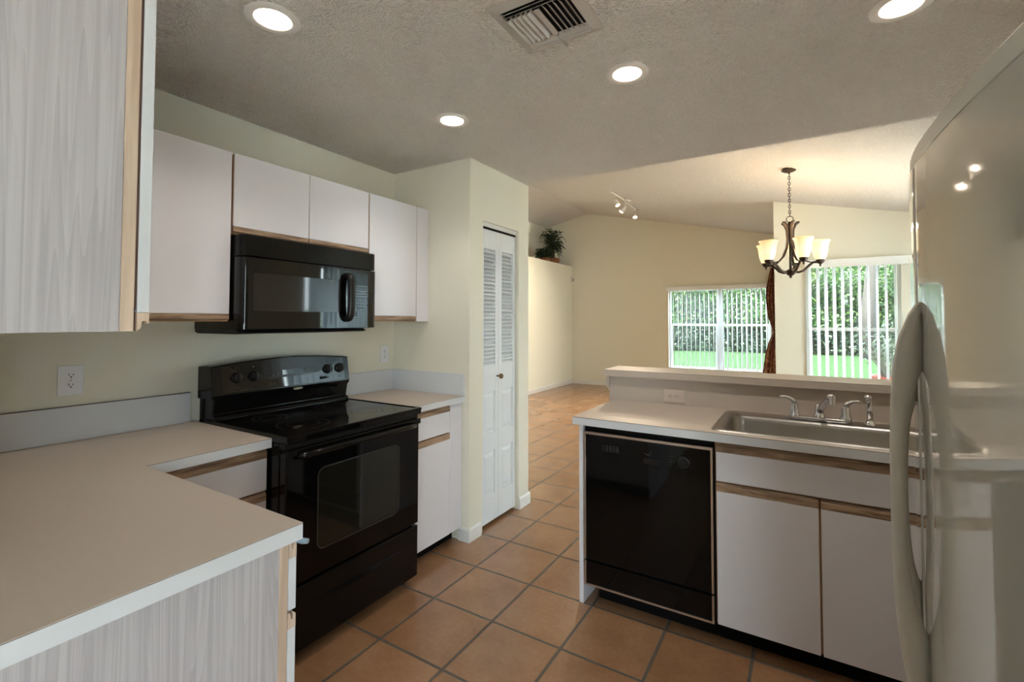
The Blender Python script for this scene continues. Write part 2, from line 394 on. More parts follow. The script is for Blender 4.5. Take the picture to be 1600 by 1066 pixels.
# living room
struct('wall_plant_shelf', MB().box(-2.58, -1.95, YQ, YF, 0, 2.621), M['walldaylit'], bevel=0.008)
struct('wall_living_left', MB().box(-2.75, -2.58, YQ, YF, 0, 3.70), M['wall'])
mb = MB(); a, b2, z0, z1 = 0.17, 2.0, 0.45, 2.02
mb.prism([(-2.75, 0), (a, 0), (a, vz(a)), (-1.57, vz(-1.57)), (-2.75, vz(-2.75))], 1, YF, YF+0.15)
mb.prism([(b2, 0), (2.192, 0), (2.192, vz(2.192)), (b2, vz(b2))], 1, YF, YF+0.15)
mb.box(a, b2, YF, YF+0.15, 0, z0); mb.prism([(a, z1), (b2, z1), (b2, vz(b2)), (a, vz(a))], 1, YF, YF+0.15)
struct('wall_far', mb, M['wall'])
mb = MB(); a2, b3, w0, w1 = 2.53, 3.475, 0.45, 2.10
mb.prism([(2.192, 0), (a2, 0), (a2, vz(a2)), (2.192, vz(2.192))], 1, YW, YW+0.12)
mb.prism([(b3, 0), (XD+.12, 0), (XD+.12, vz(XD+.12)), (b3, vz(b3))], 1, YW, YW+0.12)
mb.box(a2, b3, YW, YW+0.12, 0, w0); mb.prism([(a2, w1), (b3, w1), (b3, vz(b3)), (a2, vz(a2))], 1, YW, YW+0.12)
struct('wall_dining_far', mb, M['wall'])
struct('wall_return', MB().prism([(2.192, 0), (2.31, 0), (2.31, vz(2.31)), (2.192, vz(2.192))], 1, YW+0.12, YF+0.15), M['wall'])
mb = MB().box(1.475, XR, 2.760, 2.87, 0, 1.057); mb.mi = 1; mb.box(1.475, XR, 2.757, 2.7598, 0.9, 1.057)
struct('wall_knee', mb, [M['wall'], M['top']])
mb = MB().box(1.458, 1.475, 2.745, 2.882, 0.985, 1.057)
mb.box(1.466, 1.475, 2.75, 2.877, 0.965, 0.985)
struct('trim_1', mb, M['top'], bevel=0.004)
# baseboards
bbp = lambda h=0.085, t=0.012: [(0, 0), (t, 0), (t, h-0.012), (t*0.5, h), (0, h)]
mb = MB()
mb.prism([(YP-p[0], p[1]) for p in bbp()], 0, 0.60, XP+0.012)
mb.prism([(XP+p[0], p[1]) for p in bbp()], 1, YP, 2.51)
struct('baseboard_pantry', mb, M['trim'])
mb = MB()
mb.prism([(XP+p[0], p[1]) for p in bbp()], 1, 2.994, YQ+0.012)
mb.prism([(YQ+p[0], p[1]) for p in bbp()], 0, -1.93, XP)
struct('baseboard_passage', mb, M['trim'])
struct('baseboard_living', MB().prism([(-1.95+p[0], p[1]) for p in bbp(0.09)], 1, YQ+.012, YF-.012), M['trim'])
struct('baseboard_far', MB().prism([(YF-p[0], p[1]) for p in bbp(0.09)], 0, -1.95, 2.192), M['trim'])
struct('baseboard_dining', MB().prism([(YW-p[0], p[1]) for p in bbp(0.09)], 0, 2.192, XD), M['trim'])

# ---- windows
def window_y(name, x0, x1, y, z0, z1, mull, rails, d=0.10):
    """window in a wall facing -y"""
    r = sroot(name, None, (x0, y+d, z0))
    mb = MB(); t = 0.035; Y0, Y1 = y+d-0.045, y+d-0.005
    mb.box(x0, x0+t, Y0, Y1, z0, z1).box(x1-t, x1, Y0, Y1, z0, z1).box(x0+t, x1-t, Y0, Y1, z0, z0+t).box(x0+t, x1-t, Y0, Y1, z1-t, z1)
    for mx, mw in mull: mb.box(mx-mw/2, mx+mw/2, Y0-0.012, Y1, z0+t, z1-t)
    obj('window_frame', mb, M['frame'], r, bevel=0.003)
    xs = [x0+t] + [v for mx, mw in mull for v in (mx-mw/2, mx+mw/2)] + [x1-t]
    for i in range(0, len(xs), 2):
        sb = MB(); q = 0.022; a_, b_ = xs[i], xs[i+1]
        for zz in rails: sb.box(a_, b_, Y0+0.004, Y1-0.01, zz-0.02, zz+0.02)
        sb.box(a_, a_+q, Y0+0.006, Y1-0.012, z0+t, rails[0]-0.02).box(b_-q, b_, Y0+0.006, Y1-0.012, z0+t, rails[0]-0.02)
        obj('sash', sb, M['frame'], r, bevel=0.002)
        obj('pane', MB().box(a_+.001, b_-.001, Y1-0.008, Y1-0.004, z0+t, z1-t), M['glass'], r)
    obj('window_sill', MB().box(x0, x1, y+0.005, Y0, z0, z0+0.015), M['trim'], r, bevel=0.003)
    return r
window_y('window_1', 0.17, 2.0, YF, 0.45, 2.02, [(1.118, 0.10)], [1.316], d=0.14)
window_y('window_2', 2.53, 3.475, YW, 0.45, 2.10, [], [1.291], d=0.11)
def window_x(name, y0, y1, x, z0, z1, mull, rail=None):
    r = sroot(name, None, (x+0.1, y0, z0)); t = 0.04; X0, X1 = x+0.05, x+0.095
    mb = MB().box(X0, X1, y0, y0+t, z0, z1).box(X0, X1, y1-t, y1, z0, z1).box(X0, X1, y0+t, y1-t, z0, z0+t).box(X0, X1, y0+t, y1-t, z1-t, z1)
    for q in mull: mb.box(X0-0.01, X1, q-0.035, q+0.035, z0+t, z1-t)
    if rail: mb.box(X0+0.004, X1-0.01, y0+t, y1-t, rail-0.02, rail+0.02)
    obj('window_frame', mb, M['frame'], r, bevel=0.003)
    obj('pane', MB().box(X1-0.012, X1-0.006, y0+t, y1-t, z0+t, z1-t), M['glass'], r)
    return r
window_x('door_2', 4.16, 5.95, XD, 0.0, 2.20, [5.05])
window_x('door_3', -2.40, -0.60, XR, 0.0, 2.05, [-1.5])

# ---- vertical blinds
def blinds(name, label, along, p0, p1, fixed, z0, z1, val, spacing, ang, mat, slatw=0.089, skip=None, valm=None, curve=0.0):
    ax = 0 if along == 'x' else 1
    base = (p0, fixed, z1) if ax == 0 else (fixed, p0, z1)
    t = thing(name, label, 'blinds', base)
    sgn = -1
    mb = MB()
    if ax == 0: mb.box(val[0], val[1], fixed-0.055, fixed-0.048, val[2], val[3]).box(val[0], val[0]+0.006, fixed-0.048, fixed+0.05, val[2], val[3]).box(val[1]-0.006, val[1], fixed-0.048, fixed+0.05, val[2], val[3])
    else: mb.box(fixed-0.055, fixed-0.048, val[0], val[1], val[2], val[3]).box(fixed-0.048, fixed+0.04, val[0], val[0]+0.006, val[2], val[3]).box(fixed-0.048, fixed+0.04, val[1]-0.006, val[1], val[2], val[3])
    obj('valance', mb, valm or M['vinyl'], t, bevel=0.002)
    mb = MB()
    if ax == 0: mb.box(val[0]+0.02, val[1]-0.02, fixed-0.02, fixed+0.02, val[3]-0.045, val[3]-0.005)
    else: mb.box(fixed-0.02, fixed+0.02, val[0]+0.02, val[1]-0.02, val[3]-0.045, val[3]-0.005)
    obj('headrail', mb, M['vinyl'], t)
    n = int((p1-p0)/spacing); first = None
    for i in range(n+1):
        p = p0 + i*spacing
        if skip and skip(p): continue
        a = math.radians(ang + random.uniform(-4, 4))
        if first is None:
            mb = MB(); N = 6; w = slatw; h = z1 - z0
            for k in range(N):
                u0, u1 = -w/2 + w*k/N, -w/2 + w*(k+1)/N
                f = lambda u: 0.006*(1-(2*u/w)**2)
                mb.quad((u0, f(u0), -h), (u1, f(u1), -h), (u1, f(u1), 0), (u0, f(u0), 0))
            bmesh.ops.remove_doubles(mb.bm, verts=mb.bm.verts, dist=1e-5)
            me_o = obj('slat', mb, mat, None, solid=0.0012, smooth=True); first = me_o; o = me_o
        else:
            o = first.copy(); COL.objects.link(o)
        o.parent = t; q = Vector((p, fixed, z1)) if ax == 0 else Vector((fixed, p, z1))
        o.location = q - Vector(base); o.rotation_euler = (0, 0, a)
    return t
blinds('vertical_blinds', 'long white vertical blinds turned open on the wide double window left of the curtain', 'x', 0.20, 1.96, YF+0.01, 0.47, 2.01, (0.13, 2.04, 2.0, 2.075), 0.0825, 111, M['blind'])
blinds('vertical_blinds', 'white vertical blinds turned open on the dining window behind the chandelier', 'x', 2.58, 3.44, YW-0.005, 0.47, 2.06, (2.53, 3.535, 2.042, 2.14), 0.0835, 68, M['blind'])
blinds('vertical_blinds', 'nearly closed white vertical blinds over the sliding glass door on the right', 'y', 4.22, 5.92, XD-0.07, 0.03, 2.19, (4.13, 6.0, 2.18, 2.28), 0.115, 168, M['blindb'], slatw=0.127)
blinds('vertical_blinds', 'unseen white vertical blinds added at the breakfast nook sliding door to steer daylight', 'y', -2.36, -0.64, XR-0.06, 0.03, 2.05, (-2.42, -0.55, 2.04, 2.13), 0.082, 114, M['blind'])  # out of view, slat angle set to steer daylight into the kitchen

# ---- pantry bifold door
dr = sroot('door_1', 'white louvred bifold pantry door', (0.64, 2.535, 0))
DX = 0.652
def leaf(y0, y1):
    t0, t1 = DX-0.028, DX; st = 0.038; z0, z1 = 0.022, 2.018
    mb = MB()
    mb.box(t0, t1, y0, y0+st, z0, z1).box(t0, t1, y1-st, y1, z0, z1)
    for a_, b_ in ((z0, 0.20), (0.50, 0.62), (0.905, 1.085), (1.885, z1)): mb.box(t0, t1, y0+st, y1-st, a_, b_)
    lf = obj('door_panel', mb, M['door'], dr, bevel=0.002)
    mb = MB()
    for a_, b_ in ((0.20, 0.50), (0.62, 0.905)):
        mb.box(t0+0.004, t1-0.010, y0+st, y1-st, a_, b_)
        i = 0.022
        ya, yb, za, zb = y0+st+0.010, y1-st-0.010, a_+0.016, b_-0.016
        X0, X1_ = t1-0.010, t1-0.002
        outer = [(X0, ya, za), (X0, yb, za), (X0, yb, zb), (X0, ya, zb)]; inn = [(X1_, ya+i, za+i), (X1_, yb-i, za+i), (X1_, yb-i, zb-i), (X1_, ya+i, zb-i)]
        for k in range(4): mb.quad(outer[k], outer[(k+1) % 4], inn[(k+1) % 4], inn[k])
        mb.quad(*inn)
    obj('raised_panel', mb, M['door'], lf, recalc=False)
    mb = MB(); n = 30
    for k in range(n):
        z = 1.085 + (1.885-1.085)*(k+0.5)/n
        mb.prism([(t0+0.003, z+0.012), (t0+0.003, z+0.017), (t1-0.002, z-0.008), (t1-0.002, z-0.013)], 1, y0+st, y1-st)
    obj('louvres', mb, M['door'], lf)
    return lf
l1 = leaf(2.545, 2.760); l2 = leaf(2.764, 2.988)
mb = MB().lathe([(0.006, 0), (0.006, 0.02), (0.016, 0.028), (0.019, 0.038), (0.014, 0.048), (0.001, 0.052)], (DX, 2.742, 1.005), 'x', 20)
obj('door_knob', mb, M['knobb'], l1, smooth=True)
obj('door_track', MB().box(DX-0.05, DX+0.005, 2.537, 2.992, 2.035, 2.061), M['trim'], dr)
obj('track_shadow_gap', MB().box(DX-0.045, DX-0.002, 2.54, 2.99, 2.019, 2.035), M['void'], dr)
# ================================================================== OUTSIDE
struct('ground', MB().box(-22, 24, 9.80, 45, -0.35, -0.08).box(4.62, 24, 7.0, 9.80, -0.35, -0.08).box(2.33, 4.62, 7.0, 9.80, -0.35, -0.08), M['grass'], label='green lawn outside the windows')
M['bounce_slab'] = plain('bounce_slab_pale', srgb(214, 208, 198), 0.8, var=0.05)  # pale so that it reflects daylight up to the ceilings
struct('bounce_slab', MB().box(4.62, 12, -9, 6.99, -0.35, -0.08).box(-2, 4.62, -9, -2.80, -0.35, -0.08).box(3.66, 4.62, -2.80, 2.70, -0.35, -0.08), M['bounce_slab'])  # unseen slab added outside the glass doors as a light reflector
def hedge(name, label, x0, x1, y, dep, h, n, seed, leafm, s0=0.09, s1=0.2, ground=-0.12):
    rnd = random.Random(seed)
    t = thing(name, label, 'hedge' if name == 'hedge' else 'tree', ((x0+x1)/2, y, ground))
    t['kind'] = 'stuff'
    mb = MB()
    cols = int((x1-x0)/1.1)
    for i in range(cols):
        cx = x0 + (i+0.5)*(x1-x0)/cols; hh = h*rnd.uniform(0.86, 1.0)
        mb.lathe([(0.25, ground), (0.62, ground+hh*0.15), (0.78, ground+hh*0.5), (0.7, ground+hh*0.8), (0.3, ground+hh*0.95), (0.02, ground+hh)], (cx, y+0.3, 0), 'z', 10)
    obj('dark_backing', mb, M['hedgecore'], t)  # solid dark mounds added behind the leaves as backing
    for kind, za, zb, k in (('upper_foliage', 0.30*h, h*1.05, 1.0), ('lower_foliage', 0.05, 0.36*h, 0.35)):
        mb = MB(); bm = mb.bm
        for i in range(int(n*k)):
            x = rnd.uniform(x0, x1); z = ground + rnd.uniform(za, zb)
            wob = 0.35*math.sin(x*1.3+seed) + 0.25*math.sin(z*2.1+x)
            yy = y - dep/2 + rnd.random()**1.6*dep*0.8 + wob*0.6
            if z > h*0.9 and rnd.random() < 0.5: continue
            sz = rnd.uniform(s0, s1)
            d = Vector((rnd.uniform(-1, 1), rnd.uniform(-1, 0.3), rnd.uniform(-0.8, 0.6))).normalized()
            u = d.orthogonal().normalized(); w = d.cross(u)
            a_ = rnd.uniform(0, 2*PI); u, w = u*math.cos(a_)+w*math.sin(a_), w*math.cos(a_)-u*math.sin(a_)
            c = Vector((x, yy, z))
            vs = [bm.verts.new(c + q) for q in (-u*sz*0.5, w*sz*0.26, u*sz*0.5, -w*sz*0.26)]
            bm.faces.new(vs)
        obj(kind, mb, M['hedge'] if kind == 'upper_foliage' else M['hedgeshade'], t, recalc=False)
    return t
hedge('hedge', 'tall leafy green hedge across the lawn seen through both far windows', -10, 13, 25.0, 2.0, 3.9, 52000, 3, None, 0.08, 0.19, -0.08)
tr = hedge('tree_row', 'lighter green treetops rising behind the hedge outside the far windows', -10, 13, 30.0, 2.5, 8.5, 22000, 9, None, 0.15, 0.36, -0.08)
h2 = hedge('hedge', 'green hedge outside the sliding glass door, mirrored dimly in the black oven door', -5, 5, 11.0, 2.0, 1.7, 2500, 5, None, 0.15, 0.3)
h2.location = (13.5, 5.0, -0.08); h2.rotation_euler = (0, 0, -PI/2)

# tree trunks standing in the hedge and potted bush
mb = MB().tube([(4.75, 22.5, -0.08), (4.68, 22.5, 1.8), (4.85, 22.5, 3.6), (4.7, 22.5, 6.5)], [0.30, 0.24, 0.22, 0.15], 10)
mb.tube([(4.85, 22.5, 3.5), (5.4, 22.5, 5.0), (5.6, 22.5, 6.6)], [0.14, 0.10, 0.06], 8)
tag(obj('tree_trunk', mb, M['trunk'], None, smooth=True, base=(4.75, 22.5, -0.08)), 'dark tree trunk rising in front of the hedge outside the dining window', 'tree')
pt = thing('potted_shrub', 'pale bushy shrub in an orange pot outside the dining window', 'plant', (3.66, 9.2, -0.08))
mb = MB().lathe([(0.17, -0.08), (0.24, 0.43), (0.28, 0.45), (0.28, 0.54), (0.24, 0.54), (0.22, 0.48), (0.02, 0.48)], (3.66, 9.2, 0), 'z', 28)
pr = obj('pot', mb, M['pot'], pt, smooth='auto')
mb = MB(); rnd = random.Random(11); tips = []
for i in range(34):
    a = rnd.uniform(0, 2*PI); sp = rnd.uniform(0.10, 0.48); h = rnd.uniform(0.45, 0.92)
    p = [Vector((3.66+0.06*math.cos(a), 9.2+0.06*math.sin(a), 0.35))]
    for k in range(1, 5):
        f = k/4; p.append(Vector((3.66+(0.06+sp*f)*math.cos(a+0.3*f), 9.2+(0.06+sp*f)*math.sin(a+0.3*f), 0.45+h*f**0.8)))
    mb.tube(p, [0.013, 0.010, 0.008, 0.006, 0.003], 5); tips += [(p[k], k) for k in (2, 3, 4)]
obj('stems', mb, M['twig'], pt, smooth=True)
mb = MB()
for c, k in tips:
    for j in range(5):
        q = c + Vector((rnd.gauss(0, .06), rnd.gauss(0, .06), rnd.gauss(0, .06)))
        d = Vector((rnd.uniform(-1, 1), rnd.uniform(-1, 1), rnd.uniform(-1, 1))).normalized(); u = d.orthogonal().normalized(); w = d.cross(u); z = rnd.uniform(.03, .055)
        mb.quad(q-u*z, q+w*z*.4, q+u*z, q-w*z*.4)
obj('foliage', mb, M['paleleaf'], pt, recalc=False)

# ================================================================== CABINETS
ZC = 0.914; ZB = 0.876          # counter top / underside
# ---- wall cabinets on the range wall: oak carcass with white doors and an oak finger rail at the bottom
def upper(label, y0, y1, zb, doors, group=None, xf=0.312, x0=0.001, parts=True):
    t = thing('wall_cabinet', label, 'cabinet', (x0, (y0+y1)/2, zb), group)
    mb = MB().box(x0, xf-0.003, y0, y1, zb, 2.138).box(xf-0.0025, xf+0.012, y0+0.002, y1-0.002, zb+0.036, 2.136)
    obj('cabinet_body', mb, M['oakp'], t, bevel=0.0015)
    for a_, b_ in doors:
        d = obj('door', MB().box(xf-0.001, xf+0.018, a_, b_, zb+0.034, 2.142), M['lam'], t, bevel=0.0012)
        pr = [(xf-0.001, zb+0.033), (xf+0.018, zb+0.033), (xf+0.018, zb+0.012), (xf+0.010, zb+0.004), (xf-0.001, zb+0.010)]
        obj('finger_rail', MB().prism(pr, 1, a_, b_), M['oak'], d)
    return t
upper('white laminate wall cabinet with one tall door left of the black microwave', 0.40, 1.112, 1.386, [(0.405, 1.108)])
upper('short white two-door wall cabinet above the black microwave', 1.116, 1.878, 1.778, [(1.119, 1.489), (1.494, 1.875)])
rc = upper('narrow white wall cabinet right of the microwave beside the pantry wall', 1.882, 2.386, 1.386, [(1.885, 2.272)])
obj('filler_panel', MB().box(0.315, 0.330, 2.279, 2.388, 1.386, 2.142), M['lam'], rc, bevel=0.001)
# ---- wall cabinet on the near wall, seen from its end
t = thing('wall_cabinet', 'large pale wood-grain wall cabinet seen end-on at the upper left corner', 'cabinet', (1.0, 0.2, 1.37))
obj('side_panel', MB().box(1.424, 1.440, 0.052, 0.352, 1.370, 2.142), M['grain'], t, bevel=0.001)
obj('cabinet_body', MB().box(0.335, 1.423, 0.052, 0.352, 1.372, 2.140), M['oaklight'], t)
obj('face_frame', MB().box(0.335, 1.440, 0.3525, 0.3735, 1.370, 2.142), M['oaklight'], t, bevel=0.001)
for a_, b_ in ((0.93, 1.440), (0.42, 0.926)):
    d = obj('door', MB().box(a_, b_, 0.378, 0.397, 1.405, 2.142), M['edge'], t, bevel=0.001)
    pr = [(0.378, 1.4045), (0.397, 1.4045), (0.397, 1.384), (0.3945, 1.384), (0.3925, 1.389), (0.3865, 1.389), (0.384, 1.375), (0.378, 1.370)]
    obj('finger_rail', MB().prism(pr, 0, a_, b_), M['oaklight'], d)
    obj('gap_shade_strip', MB().box(a_+.002, b_-.002, 0.3738, 0.3778, 1.41, 2.138), M['gapdark'], d)  # dark strip standing in for the shade between frame and door

# ---- base cabinets
def rail_x(t, xf, y0, y1, ztop):      # finger rail along y at front plane x=xf
    pr = [(xf-0.001, ztop-0.035), (xf+0.018, ztop-0.035), (xf+0.018, ztop-0.012), (xf+0.009, ztop), (xf-0.001, ztop)]
    return obj('finger_rail', MB().prism(pr, 1, y0, y1), M['oak'], t)
def rail_y(t, yf, x0, x1, ztop, s=-1):
    pr = [(yf-s*0.001, ztop-0.035), (yf+s*0.018, ztop-0.035), (yf+s*0.018, ztop-0.012), (yf+s*0.009, ztop), (yf-s*0.001, ztop)]
    return obj('finger_rail', MB().prism(pr, 0, x0, x1), M['oakx'], t)
# drawer base between the corner and the range
t = thing('base_cabinet', 'white drawer base cabinet in the corner left of the black range', 'cabinet', (0.3, 0.9, 0))
obj('cabinet_body', MB().box(0.002, 0.604, 0.700, 1.118, 0.10, ZB-0.001), M['oakp'], t)
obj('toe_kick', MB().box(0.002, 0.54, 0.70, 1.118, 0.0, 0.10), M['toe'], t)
for zt, zb in ((0.868, 0.704), (0.698, 0.53), (0.524, 0.32), (0.314, 0.105)):
    d = obj('drawer', MB().box(0.606, 0.625, 0.702, 1.115, zb, zt-0.036), M['lam'], t, bevel=0.0012)
    rail_x(d, 0.607, 0.702, 1.115, zt)
# base under the near counter leg
t = thing('base_cabinet', 'pale wood-grain end panel cabinet under the near counter, its drawer edges at the right', 'cabinet', (0.9, 0.35, 0))
obj('cabinet_body', MB().box(0.002, 1.443, 0.052, 0.652, 0.10, ZB-0.001), M['oakp'], t)
obj('end_panel', MB().box(1.444, 1.460, 0.052, 0.652, 0.0, ZB-0.001), M['grain'], t, bevel=0.001)
obj('face_frame', MB().box(0.63, 1.460, 0.6525, 0.6735, 0.10, ZB-0.001), M['oaklight'], t, bevel=0.001)
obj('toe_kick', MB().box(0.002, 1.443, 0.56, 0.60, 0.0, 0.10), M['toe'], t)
for zt, zb in ((0.868, 0.712), (0.706, 0.105)):
    d = obj('drawer' if zt > .8 else 'door', MB().box(0.93, 1.461, 0.675, 0.6935, zb, zt-0.036), M['edge'], t, bevel=0.001)
    pr = [(0.675, zt-0.036), (0.6935, zt-0.036), (0.6935, zt-0.006), (0.689, zt-0.002), (0.6865, zt-0.016), (0.683, zt-0.016), (0.680, zt), (0.675, zt)]
    obj('finger_rail', MB().prism(pr, 0, 0.93, 1.461), M['oaklight'], d)
tag(obj('metal_clip', MB().tube([(1.458, 0.690, 0.872), (1.474, 0.699, 0.868), (1.488, 0.704, 0.869)], [0.006, 0.007, 0.006], 10), M['clip'], None, smooth=True, base=(1.458, 0.69, 0.872)), 'small grey catch under the outer corner of the near counter', 'clip')
# right of the range
t = thing('base_cabinet', 'narrow white base cabinet with drawer and door between range and pantry wall', 'cabinet', (0.3, 2.1, 0))
obj('cabinet_body', MB().box(0.002, 0.604, 1.882, 2.388, 0.10, ZB-0.001).box(0.6045, 0.616, 1.886, 2.28, 0.11, 0.66), M['oakp'], t)
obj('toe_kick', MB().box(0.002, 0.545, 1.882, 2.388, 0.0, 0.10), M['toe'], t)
d = obj('drawer', MB().box(0.606, 0.625, 1.885, 2.268, 0.706, 0.832), M['lam'], t, bevel=0.0012); rail_x(d, 0.607, 1.885, 2.268, 0.868)
d = obj('door', MB().box(0.606, 0.625, 1.885, 2.268, 0.085, 0.662), M['lam'], t, bevel=0.0012); rail_x(d, 0.607, 1.885, 2.268, 0.698)
obj('filler_panel', MB().box(0.606, 0.622, 2.274, 2.386, 0.085, 0.872), M['lam'], t, bevel=0.001)

# ---- countertops
def slab(name, label, cat, poly, z0, z1, front=None, mats=None, bevel=0.0):
    base = (sum(p[0] for p in poly)/len(poly), sum(p[1] for p in poly)/len(poly), z0)
    t = thing(name, label, cat, base)
    return t
t = thing('countertop', 'L-shaped beige countertop with white edge running from the foreground to the range', 'countertop', (0.5, 0.5, ZB))
P = [(0.001, 0.051), (1.480, 0.051), (1.480, 0.696), (0.646, 0.696), (0.646, 1.1215), (0.001, 1.1215)]
obj('worktop', MB().prism(P, 2, ZC-0.0015, ZC), M['top'], t)
obj('edge_band', MB().prism(P, 2, ZB, ZC-0.003), M['edge'], t)
i = 0.0008
P2 = [(0.001+i, 0.051+i), (1.480-i, 0.051+i), (1.480-i, 0.696-i), (0.646-i, 0.696-i), (0.646-i, 1.1215-i), (0.001+i, 1.1215-i)]
obj('laminate_seam', MB().prism(P2, 2, ZC-0.003, ZC-0.0015), M['seam'], t)
bs = obj('backsplash', MB().box(0.001, 0.020, 0.072, 1.102, ZC, 1.050), M['edge'], t, bevel=0.001)
obj('backsplash', MB().box(0.021, 1.38, 0.051, 0.070, ZC, 1.050), M['edge'], t, bevel=0.001)
obj('laminate_seam', MB().box(0.002, 0.0195, 0.0725, 1.1015, 1.0502, 1.0515), M['seam'], bs)
t = thing('countertop', 'short beige countertop with white backsplash between range and pantry wall', 'countertop', (0.3, 2.1, ZB))
P = [(0.001, 1.880), (0.646, 1.880), (0.646, 2.390), (0.001, 2.390)]
obj('worktop', MB().prism(P, 2, ZC-0.0015, ZC), M['top'], t)
obj('edge_band', MB().prism(P, 2, ZB, ZC-0.003), M['edge'], t)
obj('laminate_seam', MB().box(0.002, 0.6452, 1.8808, 2.3892, ZC-0.003, ZC-0.0015), M['seam'], t)
obj('backsplash', MB().box(0.001, 0.020, 1.881, 2.371, ZC, 1.050), M['edge'], t, bevel=0.001)
obj('backsplash', MB().box(0.001, 0.646, 2.372, 2.390, ZC, 1.050), M['edge'], t, bevel=0.001)

# peninsula countertop with the sink cut out
SX0, SX1, SY0, SY1 = 2.165, 2.975, 2.205, 2.690      # hole
t = thing('countertop', 'beige peninsula countertop with white edge holding the sink', 'countertop', (2.5, 2.45, ZB))
def ring_slab(z0, z1, o=0.0):
    mb = MB()
    mb.box(1.506+o, SX0, 2.150+o, 2.756, z0, z1).box(SX1, XR-0.002, 2.150+o, 2.756, z0, z1)
    mb.box(SX0, SX1, 2.150+o, SY0, z0, z1).box(SX0, SX1, SY1, 2.756, z0, z1)
    return mb
obj('worktop', ring_slab(ZC-0.0015, ZC), M['top'], t)
obj('edge_band', ring_slab(ZB, ZC-0.003), M['edge'], t)
obj('laminate_seam', ring_slab(ZC-0.003, ZC-0.0015, 0.0008), M['seam'], t)

# breakfast bar top
t = thing('bar_top', 'long raised beige bar top on the low wall behind the sink', 'countertop', (2.4, 2.86, 1.057))
P = [(1.448, 2.720), (XR-0.002, 2.720), (XR-0.002, 2.995), (1.448, 2.995)]
obj('worktop', MB().prism(P, 2, 1.0935, 1.095), M['top'], t)
obj('edge_band', MB().prism(P, 2, 1.058, 1.092), M['top'], t)
obj('laminate_seam', MB().box(1.4488, XR-.0028, 2.7208, 2.9942, 1.092, 1.0935), M['seam'], t)

# peninsula cabinets
t = thing('base_cabinet', 'white sink base cabinet with two doors right of the dishwasher', 'cabinet', (2.6, 2.45, 0))
mb = MB().box(2.163, 2.180, 2.192, 2.755, 0.10, ZB-0.001).box(2.180, XR-0.004, 2.192, 2.205, 0.10, 0.872).box(2.180, XR-.004, 2.70, 2.755, 0.10, ZB-.001).box(2.180, XR-.004, 2.205, 2.70, 0.10, 0.12).box(2.175, 2.915, 2.182, 2.1915, 0.11, 0.655)
obj('cabinet_body', mb, M['oakp'], t)
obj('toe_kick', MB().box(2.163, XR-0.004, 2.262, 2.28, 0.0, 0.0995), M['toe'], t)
d = obj('drawer', MB().box(2.170, 2.92, 2.172, 2.191, 0.706, 0.829), M['lam'], t, bevel=0.0012); rail_y(d, 2.190, 2.170, 2.92, 0.865)
for a_, b_ in ((2.170, 2.540), (2.548, 2.92)):
    d = obj('door', MB().box(a_, b_, 2.172, 2.191, 0.103, 0.662), M['lam'], t, bevel=0.0012); rail_y(d, 2.190, a_, b_, 0.698)
tag(obj('end_panel', MB().box(1.530, 1.552, 2.175, 2.756, 0, ZB-0.0005), M['lam'], None, bevel=0.001, base=(1.541, 2.4, 0)), 'white panel closing the open end of the peninsula beside the dishwasher', 'panel')

# ================================================================== DISHWASHER
t = thing('dishwasher', 'black built-in dishwasher with thin metal trim under the peninsula counter', 'dishwasher', (1.858, 2.45, 0))
obj('tub', MB().box(1.556, 2.160, 2.19, 2.74, 0.10, 0.872).box(1.60, 2.160, 2.262, 2.30, 0.0, 0.10), M['toe'], t)
x0, x1, y0 = 1.560, 2.157, 2.168
obj('door_panel', MB().box(x0+0.010, x1-0.010, y0, 2.189, 0.228, 0.832), M['blackgloss'], t, bevel=0.002)
cp = obj('control_panel', MB().box(x0+0.010, x1-0.010, y0-0.004, y0-0.0005, 0.722, 0.832), M['blackgloss'], t, bevel=0.001)
obj('kick_panel', MB().box(x0+0.010, x1-0.010, y0+0.002, 2.189, 0.108, 0.214), M['blackgloss'], t, bevel=0.002)
mb = MB().box(x0, x1, y0-0.006, y0+0.010, 0.833, 0.845)
for a_ in (x0, x1-0.009): mb.box(a_, a_+0.009, y0-0.004, y0+0.010, 0.226, 0.833).box(a_, a_+0.009, y0-0.002, y0+0.010, 0.100, 0.214)
mb.box(x0+.009, x1-.009, y0-0.002, y0+0.010, 0.100, 0.107)
obj('metal_trim', mb, M['dwtrim'], t, bevel=0.001)
obj('dial', MB().lathe([(0.028, 0), (0.028, -0.004), (0.022, -0.007), (0.020, -0.018), (0.001, -0.019)], (2.037, y0-0.0045, 0.763), 'y', 28).box(2.034, 2.040, y0-0.026, y0-0.018, 0.745, 0.781), M['blackmat'], cp, smooth='auto')
mb = MB()
for k in range(15):
    a = PI*(0.0+1.9*k/14) - 0.4
    cx_, cz_ = 2.037+0.037*math.cos(a), 0.763+0.037*math.sin(a)
    mb.box(cx_-0.0018, cx_+0.0018, y0-0.0048, y0-0.0042, cz_-0.0012, cz_+0.0012)
for k in range(3): mb.box(1.975, 1.992-0.003*k, y0-0.0048, y0-0.0042, 0.782-0.012*k, 0.7845-0.012*k)
obj('dial_marks', mb, M['markdim'], cp)
obj('maker_badge', MB().tube([(1.862, y0-0.006, 0.782), (1.876, y0-0.006, 0.774), (1.888, y0-0.006, 0.776), (1.896, y0-0.006, 0.794)], [0.001, 0.0022, 0.0022, 0.0008], 6), M['markdim'], cp)
mb = MB()
for k in range(5): mb.box(1.655+0.018*k, 1.668+0.018*k, y0-0.0065, y0-0.0042, 0.762, 0.792)
obj('push_buttons', mb, M['blackmat'], cp, bevel=0.001)
obj('latch', MB().box(1.86, 1.93, y0-0.008, y0-0.0042, 0.735, 0.758), M['blackmat'], cp, bevel=0.002)

